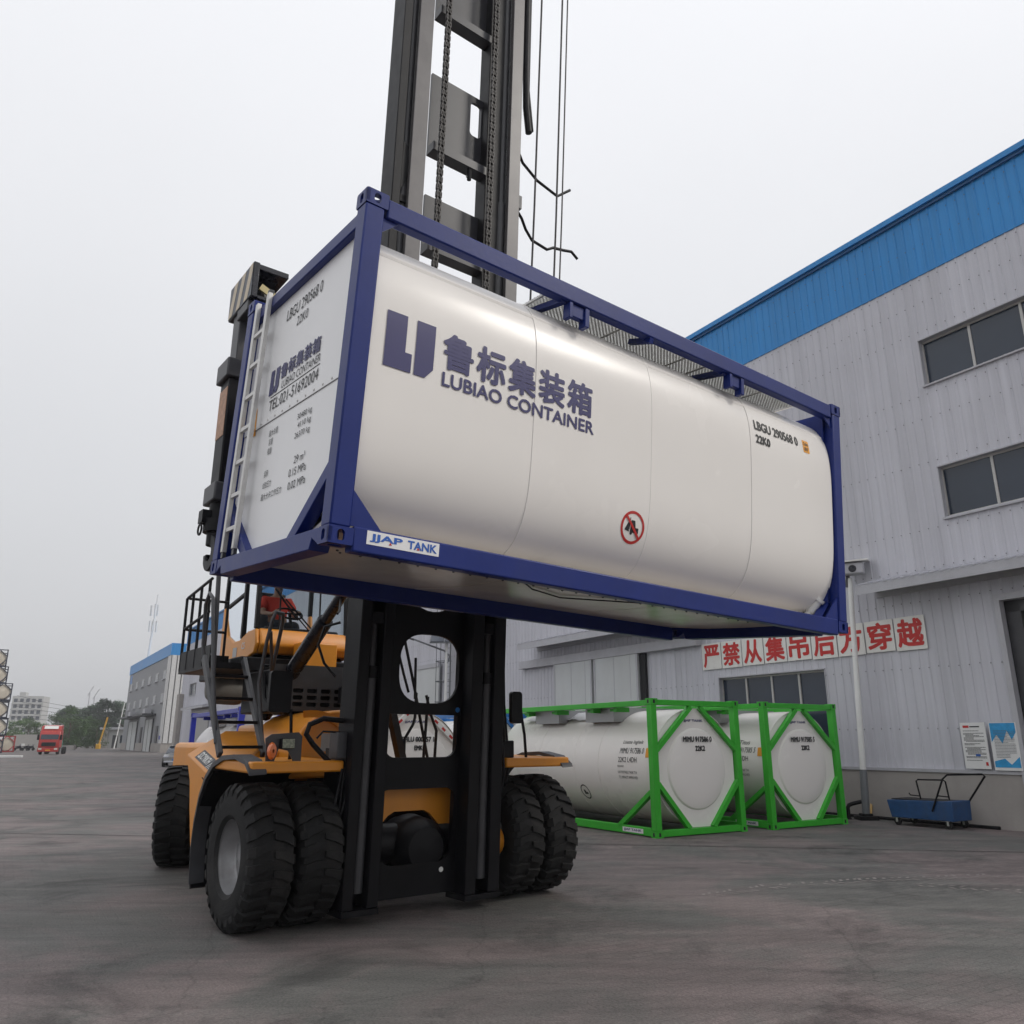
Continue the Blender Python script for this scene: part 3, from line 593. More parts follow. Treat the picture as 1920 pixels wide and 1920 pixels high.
# ------------------------------------------------------------------ far left: trees, tower block, gate, poles
def wx(px, Y): return (px-960)/1497*Y*0.9613
def tree_mesh(seed, h, rx, dens, m, cone=0.0):
    rnd = random.Random(seed); vs = []; fs = []
    clumps = []
    for i in range(16):
        zz_ = rnd.uniform(0.12 if h < 10 else 0.22,1.0); wd = rx*(1-cone*zz_)*math.sqrt(max(0.05,1-((zz_-0.55)/0.5)**2))
        a = rnd.uniform(0,2*PI); r_ = wd*math.sqrt(rnd.random())*0.75
        clumps.append((r_*math.cos(a), r_*math.sin(a), h*zz_*0.93, rnd.uniform(0.16,0.30)*rx+0.3))
    for i in range(dens):
        cx_, cy2, cz_, cr = rnd.choice(clumps)
        d = Vector((rnd.gauss(0,1),rnd.gauss(0,1),rnd.gauss(0,0.8))); d = d.normalized()*cr*rnd.uniform(0.45,1.1)
        p = Vector((cx_,cy2,cz_))+d; s = rnd.uniform(0.14,0.34)*max(1,h/9)
        u = Vector((rnd.gauss(0,1),rnd.gauss(0,1),rnd.gauss(0,1))).normalized(); v = u.orthogonal().normalized()*s; u = u*s*1.5
        o = len(vs); vs += [p-u*0.5, p+v*0.4, p+u*0.5, p-v*0.4]; fs.append((o,o+1,o+2,o+3))
    me = bpy.data.meshes.new('crown'); me.from_pydata([tuple(x) for x in vs], [], fs); me.materials.append(m)
    tb = MB().tube([(0,0,0),(0.1,0.05,h*0.3),(0,0,h*0.75)],[h*0.025,h*0.018,h*0.006],6)
    for i in range(5):
        a = i*1.3; tb.tube([(0,0,h*(0.25+0.08*i)),(math.cos(a)*rx*0.5,math.sin(a)*rx*0.5,h*(0.45+0.08*i))],[h*0.01,h*0.004],4)
    tm = bpy.data.meshes.new('trunk'); tm.from_pydata(tb.v, [], tb.f); finish(tm, bark, 40)
    return me, tm
TV = {'mid':[tree_mesh(11,8,3.6,2600,leaf1), tree_mesh(12,8,3.2,2600,leaf1)], 'dark':[tree_mesh(21,13,3.8,3200,leaf2,0.35), tree_mesh(22,13,3.3,3000,leaf2,0.45)]}
def tree(px, Y, h, kind, var, label, rs=1.0):
    t = thing('tree', label, 'tree', (wx(px,Y),Y,0), random.uniform(0,6), 'trees beyond the yard at far left')
    cm_, tm_ = TV[kind][var]; k = h/(8 if kind=='mid' else 13)
    for nm, me in (('crown',cm_),('trunk',tm_)):
        o = link(nm, me, t); o.scale = (k*rs,k*rs,k)
    return t
for px,Y,h,v,lab in ((30,205,6.8,0,'low green tree beside the stacked tanks, leftmost of the far trees'),(50,212,7.6,1,'rounded green tree in front of the pale tower block'),(68,206,6.2,0,'small green tree just left of the red lorry'),
                 (128,200,9.6,1,'bright green pointed tree right behind the red lorry'),(145,205,7.0,0,'green bush-like tree right of the red lorry'),(165,208,7.6,1,'green tree between the red lorry and the yellow boom'),(180,204,6.8,0,'green tree directly behind the yellow boom'),(104,220,8.4,0,'green tree rising behind the cab of the red lorry')):
    tree(px,Y,h,'mid',v,lab,1.15)
for px,Y,h,v,lab in ((108,262,11.5,1,'dark slender tree, leftmost of the tall dark row'),(122,258,12.6,1,'second dark tree of the tall row with pointed top'),(146,262,12.6,0,'dark rounded tree in the tall row below the cranes'),(163,266,13.6,0,'dark tree in the middle of the tall row'),(178,262,13.8,1,'dark tree of the tall row left of the highest one'),(194,262,15.6,0,'highest dark tree of the row beyond the yard'),
                 (212,266,14.6,1,'dark tree behind the white pole'),(228,262,14.8,0,'rightmost dark tree beside the distant workshop'),(136,272,11.5,1,'dark tree half hidden between two taller dark ones')):
    tree(px,Y,h,'dark',v,lab,1.25)
sh = thing('tower_block','pale multi-storey tower block fading in the haze','building',(wx(40,440),440,0),R(15))
obj('wall', MB().box(-7.5,7.5,0,12,0,25).box(-4.5,-1.5,0.5,5,25,27), hrise, sh)
for f_ in range(7):
    for i in range(5):
        o = obj('window', MB().box(-6.6+i*2.9,-4.9+i*2.9,-0.1,0,3.5+f_*3.05,5.3+f_*3.05), wing, sh)
    obj('balcony_band', MB().box(-7.6,7.6,-0.5,0,2.4+f_*3.05,3.0+f_*3.05), hrise, sh)
yw = obj('boundary_wall', MB().box(wx(24,165),wx(72,165),165,165.4,0,3.0), mat('beige_wall',(0.46,0.44,0.41),0.85,vary=0.06)); tag(yw,'pale boundary wall behind the parked motorbikes','wall')
yb = thing('yellow_boom','leaning yellow boom pole standing by the yard gate','pole',(wx(186,190),190,0))
obj('boom', MB().bar((0,0,0.6),(1.2,0,7.0),0.26,0.26), yelpole, yb); obj('foot', MB().box(-0.5,0.4,-0.4,0.4,0,1.1), yelpole, yb, bev=0.1)
wp = obj('white_pole', MB().tube([(-0.6,0,0),(0.6,0,10.6)],[0.16,0.1],8), whitep); wp.location=(wx(220,198),198,0); tag(wp,'thin white leaning pole in front of the far dark trees','pole')
gh = thing('gate_house','small grey gate house with dark doorway beside the far workshop','building',(wx(206,215),215,0))
obj('wall', MB().box(-2.2,4.6,0,6,0,4.6), hrise, gh); obj('roof', MB().box(-2.6,5.0,-0.8,6.4,4.6,5.2), trimg, gh); obj('door', MB().box(0.6,2.0,-0.06,0,0,3.2), dgrey, gh); obj('window', MB().box(2.6,4.0,-0.05,0,1.2,3.2), wing, gh); obj('gate_pier', MB().box(-1.7,-0.6,-0.6,-0.05,0,4.5), conc, gh)
tm = thing('telecom_mast','white telecom mast with antenna panels rising behind the distant workshop','mast',(wx(259,170)-0.5,170,0))
obj('shaft', MB().tube([(0,0,0),(0.5,0,22),(0.9,0,32)],[0.35,0.22,0.12],8), whitep, tm, smooth=40)
for i,(z,a) in enumerate(((24,0),(24.2,120),(24,240),(27.6,60),(27.4,180),(27.6,300))):
    obj('antenna_panel', MB().box(0.55+0.75*math.cos(R(a))-0.15,0.55+0.75*math.cos(R(a))+0.15,0.75*math.sin(R(a))-0.12,0.75*math.sin(R(a))+0.12,z,z+2.3), whitep, tm)
for i,(px,Y,h) in enumerate(((156,700,42),(166,720,40))):
    t = thing('tower_crane', ('left','right')[i]+' of two thin tower cranes above the dark trees','crane',(wx(px,Y),Y,0))
    obj('tower', MB().box(-0.35,0.35,-0.35,0.35,0,h), trimg, t); obj('jib', MB().bar((-1.5,0,h-3),(2.5+i,0,h+5+i),0.5,0.5), trimg, t)
for i in range(5):
    o = obj('overhead_wire', MB().tube([(wx(18,180),180,11.4-i*1.15),(wx(70,185),185,10.2-i*0.95),(wx(130,190),190,9.2-i*0.8),(wx(210,195),195,8.8-i*0.7)],0.035,4), dgrey)
    tag(o, ('topmost','second','third','fourth','lowest')[i]+' overhead wire crossing the sky left of the workshop','wire','overhead wires at far left')
# motorbikes
for i,px in enumerate((36,50.5,59)):
    Y=158; t = thing('motorbike', ('leftmost','middle','rightmost')[i]+' motorbike parked at the pale boundary wall','motorbike',(wx(px,Y),Y,0),R(70),'motorbikes at the boundary wall')
    for x in (-0.65,0.65): obj('wheel', MB().lathe([(-0.06,0.2),(-0.06,0.3),(0.06,0.3),(0.06,0.2)],(x,0,0.3),'y',12,True), rub, t)
    obj('body', MB().prism([(-0.7,0.55),(-0.2,0.75),(0.3,0.95),(0.5,0.7),(0.4,0.4),(-0.4,0.35)],-0.14,0.14,'y'), blkg, t); obj('seat', MB().box(-0.75,0.0,-0.13,0.13,0.75,0.85), blk, t)
    obj('handlebar', MB().tube([(0.55,-0.35,1.1),(0.6,0,1.05),(0.55,0.35,1.1)],0.03,5).bar((0.65,0,0.3),(0.55,0,1.1),0.08,0.08), dgrey, t)
    if i == 1: obj('luggage_box', MB().box(-0.9,-0.45,-0.2,0.2,0.85,1.3), whitep, t)
o = obj('concrete_barrier', MB().prism([(-0.5,0),(0.5,0),(0.35,0.9),(-0.35,0.9)],-2.2,2.2,'x'), conc); o.location=(wx(122,170),170,0); tag(o,'pale concrete barrier on the ground right of the red lorry','barrier')
o = obj('kerb_stone', MB().box(-2.5,2.5,-0.2,0.2,0,0.25), whitep, bev=0.03); o.location=(wx(4,92),92,0); tag(o,'white kerb stone at the left edge of the yard','kerb')
# ------------------------------------------------------------------ blue-framed tank container held by the spreader
H, W, L = 2.591, 2.438, 6.058
bc = thing('tank_container', 'white tank in navy frame hanging from the yellow container handler', 'tank container', (-1.1806,4.9534,2.9998))
bc.rotation_euler = (Matrix.Rotation(0.6538,4,'Z') @ Matrix.Rotation(0.0187,4,'Y') @ Matrix.Rotation(0.0726,4,'X')).to_euler()
def casting(parent, m, x, y, z, sx, sy, sz, low=False):
    # x,y,z outer vertex; s* point inwards
    dx, dy, dz = 0.178, 0.162, 0.118; t = 0.026; mb = MB()
    if low:
        mb.box(min(x,x+sx*dx),max(x,x+sx*dx),min(y,y+sy*dy),max(y,y+sy*dy),min(z,z+sz*dz),max(z,z+sz*dz))
        o = obj('corner_casting', mb, m, parent)
        h = MB(); h.box(x+sx*0.06 if sx>0 else x+sx*0.11, x+sx*0.11 if sx>0 else x+sx*0.06, y-0.002 if sy>0 else y-0.01, y+0.01 if sy>0 else y+0.002, z+sz*0.059-0.035, z+sz*0.059+0.035)
        h.box(x-0.002 if sx>0 else x-0.01, x+0.01 if sx>0 else x+0.002, y+sy*0.06 if sy>0 else y+sy*0.105, y+sy*0.105 if sy>0 else y+sy*0.06, z+sz*0.059-0.035, z+sz*0.059+0.035)
        obj('slot', h, dark, o); return o
    def rr(a, b): return (min(a,b), max(a,b))
    z0, z1 = rr(z, z+sz*dz); x0, x1 = rr(x, x+sx*dx); y0, y1 = rr(y, y+sy*dy)
    plate(mb, [rrect(y0,y1,z0,z1,0.012,3), stadium((y0+y1)/2,(z0+z1)/2,0.05,0.078)], t, lambda u,v,w_: (x+sx*t/2+w_, u, v))
    plate(mb, [rrect(x0,x1,z0,z1,0.012,3), stadium((x0+x1)/2,(z0+z1)/2,0.052,0.08)], t, lambda u,v,w_: (u, y+sy*t/2+w_, v))
    plate(mb, [rrect(x0+0.004,x1-0.004,y0+0.004,y1-0.004,0.01,3), stadium((x0+x1)/2,(y0+y1)/2,0.11,0.06)], t, lambda u,v,w_: (u, v, z+sz*t/2+w_))
    mb.box(x0+0.004,x1-0.004,y0+0.004,y1-0.004,*rr(z+sz*(dz-0.012), z+sz*dz))
    return obj('corner_casting', mb, m, parent)
for x,sx in ((0,1),(L,-1)):
    for y,sy in ((0,1),(W,-1)):
        for z,sz in ((0,1),(H,-1)): casting(bc, navy, x,y,z,sx,sy,sz)
        px0, px1 = (0.004,0.154) if sx>0 else (L-0.154,L-0.004); py0, py1 = (0.004,0.15) if sy>0 else (W-0.15,W-0.004)
        B('corner_post', navy, bc, px0,px1,py0,py1,0.118,H-0.118, bev=0.012)
for y0,y1 in ((0.006,0.106),(W-0.106,W-0.006)): B('top_rail', navy, bc, 0.178,L-0.178,y0,y1,2.415,2.57, bev=0.012)
for y0,y1 in ((0.004,0.12),(W-0.12,W-0.004)): B('bottom_rail', navy, bc, 0.178,L-0.178,y0,y1,-0.035,0.135, bev=0.012)
for x0,x1 in ((0.03,0.13),(L-0.13,L-0.03)):
    B('top_end_rail', navy, bc, x0,x1,0.15,W-0.15,2.36,2.475, bev=0.01)
    mb = MB().prism([(0.162,0.0),(0.27,0.055),(0.30,-0.02),(W-0.30,-0.02),(W-0.27,0.055),(W-0.162,0.0),(W-0.162,0.118),(0.162,0.118)], x0-0.026, x1+0.02, 'x')
    obj('bottom_end_rail', mb, navy, bc, bev=0.006)
    for a,b in (((0.10,0.60),(0.77,0.09)),((W-0.10,0.60),(W-0.77,0.09))):
        obj('corner_brace', MB().bar((x0+0.05,a[0],a[1]),(x0+0.05,b[0],b[1]),0.10,0.10,up=(1,0,0)), navy, bc, bev=0.006)
    for yy in (0.15,W-0.15):
        q = 1 if yy<1 else -1
        obj('top_gusset', MB().prism([(yy,2.475),(yy,2.60-0.02),(yy+q*0.10,2.53),(yy+q*0.26,2.475)], x0+0.03, x1-0.03,'x'), navy, bc)
for x,q in ((0.154,1),(L-0.154,-1)):
    obj('side_gusset', MB().prism([(x,0.135),(x,0.38),(x+q*0.23,0.135)],0.02,0.035,'y'), navy, bc)
    obj('side_gusset', MB().prism([(x,2.415),(x,2.30),(x+q*0.13,2.415)],0.03,0.045,'y'), navy, bc)
# tank: rounded-square cladding made of sheets
TN, TA, TCY, TCZ = 4.2, 1.19, 1.219, 1.30
def sect(a, n=112):
    out = []
    for i in range(n):
        t = 2*PI*i/n; c, s = math.cos(t), math.sin(t)
        out.append((TCY+a*math.copysign(abs(c)**(2/TN),c), TCZ+a*math.copysign(abs(s)**(2/TN),s)))
    return out
def loft(xs, n=112):
    mb = MB(); vs = []; fs = []
    for x, a in xs: vs += [(x,u,v) for u,v in sect(a,n)]
    for i in range(len(xs)-1):
        for k in range(n): fs.append((i*n+k, i*n+(k+1)%n, (i+1)*n+(k+1)%n, (i+1)*n+k))
    return mb.add(vs, fs)
cuts = [0.135, 1.65, 3.0, 4.45, 5.90]
for i in range(4):
    x0, x1 = cuts[i], cuts[i+1]; d = 0.0025*(i%2)
    xs = [(x0-0.012,TA+d-0.006),(x0-0.012,TA+d),(x0,TA+d),((x0+x1)/2,TA+d+0.0015),(x1-0.004,TA+d),(x1-0.004,TA+d-0.006)]
    if i == 3: xs = xs[:4]+[(5.86,TA+d),(5.89,TA-0.006),(5.91,TA-0.03),(5.915,TA-0.12),(5.93,0.4),(5.935,0.01)]
    if i == 0: xs = [(0.13,TA-0.05)]+xs
    obj('cladding_sheet', loft(xs), white, bc, smooth=30)
mb = MB()
for x in cuts[1:4]:
    xs = [(x-0.02,TA+0.001),(x-0.018,TA+0.0055),(x+0.006,TA+0.0055),(x+0.008,TA+0.001)]
    obj('joint_band', loft(xs), white, bc, smooth=30)
def side_y(z, off=0.0):
    d = min(0.999, abs(z-TCZ)/TA); return TCY-TA*(1-d**TN)**(1/TN)-off
obj('edge_bead', MB().bar((0.15,side_y(2.19,0.002),2.19),(5.85,side_y(2.19,0.002),2.19),0.012,0.03), white, bc, smooth=30, bev=0.004)
# far saddle plate with round opening
pl = MB(); plate(pl, [rrect(0.10,W-0.10,0.10,2.48,0.02,2), [(u,v) for u,v in sect(TA-0.015,64)]], 0.012, lambda u,v,w_: (5.86+w_,u,v)); obj('saddle_plate', pl, navy, bc)
obj('corner_stiffener', MB().bar((5.90,0.16,0.34),(5.62,0.10,0.12),0.012,0.10,up=(0,1,0)), navy, bc)
# end cladding: two sheets with riveted overlap
def endsheet(z0, z1, x):
    lo = [(0.152,max(z0,0.62)),(0.74,0.17)] if z0 < 0.5 else [(0.152,z0)]
    pts = [(0.152,z1)]+[(0.152,0.64),(0.76,0.14),(W-0.76,0.14),(W-0.152,0.64)]+[(W-0.152,z1)] if z0<0.5 else [(0.152,z1),(0.152,z0),(W-0.152,z0),(W-0.152,z1)]
    return MB().prism(pts, x, x+0.008, 'x')
obj('end_sheet', endsheet(1.25,2.37,0.085), panelw, bc); obj('end_sheet', endsheet(0.1,1.28,0.089), panelw, bc)
B('end_seam', mat('seam_sealant',(0.22,0.22,0.22),0.7), bc, 0.083,0.09,0.16,W-0.16,1.243,1.249)
mb = MB()
for i in range(13): mb.lathe([(0.078,0.002),(0.08,0.010),(0.086,0.012)],(0,0.28+i*0.158,1.275),'x',6)
obj('rivets', mb, alu, bc)['kind']='stuff'
# ladder
for y in (1.885, 2.165): obj('ladder_stile', MB().box(-0.008,0.03,y-0.028,y+0.028,0.17,2.50), alu, bc, bev=0.004)
for z in (0.36,0.66,0.96,1.26,1.56,1.86,2.16): obj('ladder_rung', MB().box(-0.002,0.028,1.913,2.137,z-0.016,z+0.018), alu, bc)
obj('ladder_bracket', MB().box(0.0,0.03,1.86,1.91,0.12,0.19).box(0.0,0.03,2.14,2.19,0.12,0.19).box(-0.004,0.04,1.86,1.91,2.50,2.53), dgrey, bc)
# walkway: expanded mesh under the near top rail
wk = MB(); x0w, x1w = 1.80, 5.45
for rr_ in range(24):
    y = 0.11+rr_*0.02; n = int((x1w-x0w)/0.022)
    vs = []; fs = []
    for i in range(n+1):
        x = x0w+i*0.022; q = 0.0085 if (i+rr_)%2 else -0.0085
        vs += [(x,y+q-0.0105,2.487),(x,y+q+0.0095,2.507)]
        if i: fs.append((2*i-2,2*i-1,2*i+1,2*i))
    wk.add(vs, fs); wk.add([(a,b+0.004,2*2.4985-c+0.012) for a,b,c in vs], fs)
obj('walkway_mesh', wk, galv, bc)
fw = MB().box(x0w,x1w,0.095,0.105,2.46,2.52).box(x0w,x1w,0.575,0.585,2.485,2.52)
for x in (1.80,2.72,3.62,3.92,4.85,5.45): fw.box(x-0.012,x+0.012,0.106,0.574,2.486,2.493)
obj('walkway_frame', fw, alu, bc)
for x in (2.04,4.18):
    obj('walkway_bracket', MB().box(x-0.10,x-0.06,0.012,0.1,2.27,2.414).box(x-0.06,x+0.08,0.03,0.09,2.30,2.414).box(x+0.08,x+0.13,0.012,0.1,2.24,2.414), navy, bc, bev=0.006)
    obj('cross_bearer', MB().bar((x-0.14,0.05,2.42),(x-0.14,0.8,2.52),0.06,0.05), navy, bc)
obj('walkway_bracket', MB().bar((2.95,0.02,2.39),(2.95,0.30,2.47),0.05,0.05), navy, bc)
# outlet nozzle, cable loop, underside cable and rivets
nz_ = obj('outlet_nozzle', MB().tube([(5.70,0.34,0.08),(5.78,0.17,0.33)],0.045,14).tube([(5.778,0.175,0.325),(5.788,0.155,0.355)],0.06,14), whitep, bc, smooth=40)
obj('nozzle_collar', MB().tube([(5.742,0.25,0.21),(5.748,0.237,0.23)],0.052,14), whitep, nz_, smooth=40)
obj('cable_loop', MB().tube([(6.05,0.3,0.40),(6.12,0.22,0.36),(6.16,0.18,0.24),(6.12,0.16,0.14),(6.04,0.2,0.10)],0.014,8), blk, bc, smooth=50)
obj('underside_cable', MB().tube([(1.0,0.30,0.11),(1.9,0.5,0.09),(2.4,0.9,0.072),(2.9,1.1,0.07),(3.6,0.7,0.078),(4.3,0.35,0.105)],0.007,6), blk, bc, smooth=50)
mb = MB()
for i in range(30):
    for y in (0.72,0.80):
        mb.lathe([(0.080,0.002),(0.083,0.011),(0.095,0.012)],(0.4+i*0.17+(0.06 if y>0.75 else 0),y,0),'z',6)
obj('underside_rivets', mb, mat('rivet_dark',(0.10,0.10,0.10),0.5), bc)['kind']='stuff'
pan = mat('pale_gloss_pan',(0.62,0.58,0.53),0.22,vary=0.06,vscale=1.5,spec=0.6,dirt=0.3,dirtc=(0.30,0.33,0.24))
for a,b in ((0.17,1.98),(2.0,3.92),(3.94,5.86)): obj('underside_sheet', MB().add([(x,y,z) for x in (a,b) for y,z in ((0.14,0.125),(0.7,0.092),(1.22,0.085),(1.74,0.092),(2.315,0.125),(2.315,0.135),(0.14,0.135))],[(0,1,8,7),(1,2,9,8),(2,3,10,9),(3,4,11,10),(4,5,12,11),(5,6,13,12),(6,0,7,13),(0,6,5,4,3,2,1),(7,8,9,10,11,12,13)]), pan, bc, smooth=25)
# lettering on the long side
SF = lambda u,v: (u, side_y(v,0.006), v)
flat('logo_mark', [(0.27,1.735),(0.436,1.735),(0.436,1.455),(0.492,1.455),(0.492,1.312),(0.27,1.312)], inkn, bc, SF, 0.06)
flat('logo_mark', [(0.517,1.735),(0.675,1.735),(0.675,1.39),(0.61,1.312),(0.517,1.312)], inkn, bc, SF, 0.06)
xs0, xs1 = 0.745, 2.275; cw = (xs1-xs0)/5
for i, ch in enumerate('鲁标集装箱'): btext('lettering', ch, inkn, bc, (xs0+i*cw, xs0+(i+1)*cw-0.026, 1.435, 1.73), lambda u,v,w_: (u, side_y(v,0.006+w_), v), 0.0095, 0.06)
btext('lettering', 'LUBIAO CONTAINER', inkn, bc, (0.757,2.275,1.298,1.410), lambda u,v,w_: (u, side_y(v,0.006+w_), v), 0.0035, 0.06)
btext('lettering', 'LBGU 290568 0', inkb, bc, (4.515,5.285,1.94,2.05), lambda u,v,w_: (u, side_y(v,0.006+w_), v), 0.0045, 0.04)
btext('lettering', '22K0', inkb, bc, (4.52,4.765,1.795,1.89), lambda u,v,w_: (u, side_y(v,0.006+w_), v), 0.0045, 0.04)
flat('amber_label', rrect(5.375,5.49,1.90,2.045,0.012,3), orange_st, bc, SF, 0.03)
SF2 = lambda u,v: (u, side_y(v,0.009), v)
text('label_print', '2.6m', inkb, bc, (5.39,5.475,1.985,2.025), SF2, bold=0.02, cut=0.03); text('label_print', "8'6\"", inkb, bc, (5.395,5.47,1.92,1.965), SF2, bold=0.02, cut=0.03)
pm = MB(); plate(pm, ring_loops(2.80,0.60,0.142,0.118), 0.0, lambda u,v,w_: SF(u,v)); obj('prohibition_ring', pm, red, bc)
pc_, ps_ = math.cos(R(-45)), math.sin(R(-45))
flat('prohibition_bar', [(2.80+0.125*pc_*s-0.012*ps_*t, 0.60+0.125*ps_*s+0.012*pc_*t) for s,t in ((-1,-1),(1,-1),(1,1),(-1,1))], red, bc, SF2, 0.04)
flat('forklift_symbol', [(2.775,0.555),(2.775,0.66),(2.82,0.66),(2.835,0.60),(2.87,0.60),(2.875,0.555)], inkb, bc, SF, 0.04)
flat('forklift_symbol', [(2.758,0.68),(2.766,0.68),(2.766,0.575),(2.71,0.575),(2.71,0.567),(2.766,0.567),(2.766,0.56),(2.758,0.56)], inkb, bc, SF)
for cx_ in (2.79,2.857): flat('forklift_symbol', arc(cx_,0.55,0.015,0,330,11), inkb, bc, SF)
# maker plate on the bottom rail
FRf = lambda u,v: (u, 0.004-0.003, v); FR2 = lambda u,v: (u, 0.004-0.005, v)
obj('maker_plate', MB().box(0.275,0.838,0.0015,0.004,0.030,0.122), mat('plate_white',(0.82,0.82,0.82),0.35,vary=0.02), bc)
text('maker_lettering', 'JJAP', inkblue, bc, (0.297,0.545,0.048,0.106), lambda u,v:(u,-0.001,v), bold=0.03); text('maker_lettering', 'TANK', inkblue, bc, (0.585,0.82,0.048,0.106), lambda u,v:(u,-0.001,v), bold=0.03)
for x in (0.452,0.668): flat('maker_mark', [(x-0.012,0.048),(x+0.012,0.048),(x,0.066)], red, bc, lambda u,v:(u,-0.0018,v))
# lettering on the end sheets (seen from -x: right is -y)
EF = lambda u,v: (0.080 if v>1.25 else 0.084, -u, v)
def et(body, y0, y1, z0, z1, m=inkb, bold=0.0): text('lettering', body, m, bc, (-y0,-y1,z0,z1), EF, bold=bold)
et('LBGU 290568 0',1.56,0.83,2.13,2.235); et('22K0',1.31,1.08,2.0,2.085)
cw = (1.53-0.715)/5
for i, ch in enumerate('鲁标集装箱'): btext('lettering', ch, inkn, bc, (-(1.53-i*cw), -(1.53-(i+1)*cw+0.012), 1.585, 1.725), lambda u,v,w_: (0.080-w_,-u,v), 0.005)
et('LUBIAO CONTAINER',1.475,0.70,1.495,1.565,inkb,0.0); B('rule', inkb, bc, 0.081,0.0845,0.70,1.71,1.470,1.475)
flat('logo_mark', [(-1.76,1.725),(-1.68,1.725),(-1.68,1.57),(-1.655,1.57),(-1.655,1.497),(-1.76,1.497)], inkn, bc, EF); flat('logo_mark', [(-1.64,1.725),(-1.555,1.725),(-1.555,1.54),(-1.59,1.497),(-1.64,1.497)], inkn, bc, EF)
et('TEL:021-51692004',1.715,0.705,1.345,1.445,inkb,0.0)
for body,y0,y1,z in (('30480 kg',1.03,0.75,1.09),('4110 kg',1.005,0.75,1.015),('26370 kg',1.04,0.75,0.935),('29 m³',0.99,0.78,0.74),('0.15 MPa',1.065,0.735,0.645),('0.02 MPa',1.05,0.715,0.54)): et(body,y0,y1,z,z+0.062)
for body,y0,y1,z in (('最大总重',1.63,1.43,1.10),('容重',1.61,1.52,1.02),('载重',1.61,1.52,0.94),('容积',1.62,1.53,0.745),('试验压力',1.62,1.43,0.645),('最大允许工作压力',1.62,1.18,0.545)): et(body,y0,y1,z,z+0.058,inkb,0.0)
flat('amber_label', [(-2.06,1.42),(-2.01,1.46),(-1.98,1.20),(-2.05,1.20)], orange_st, bc, EF)

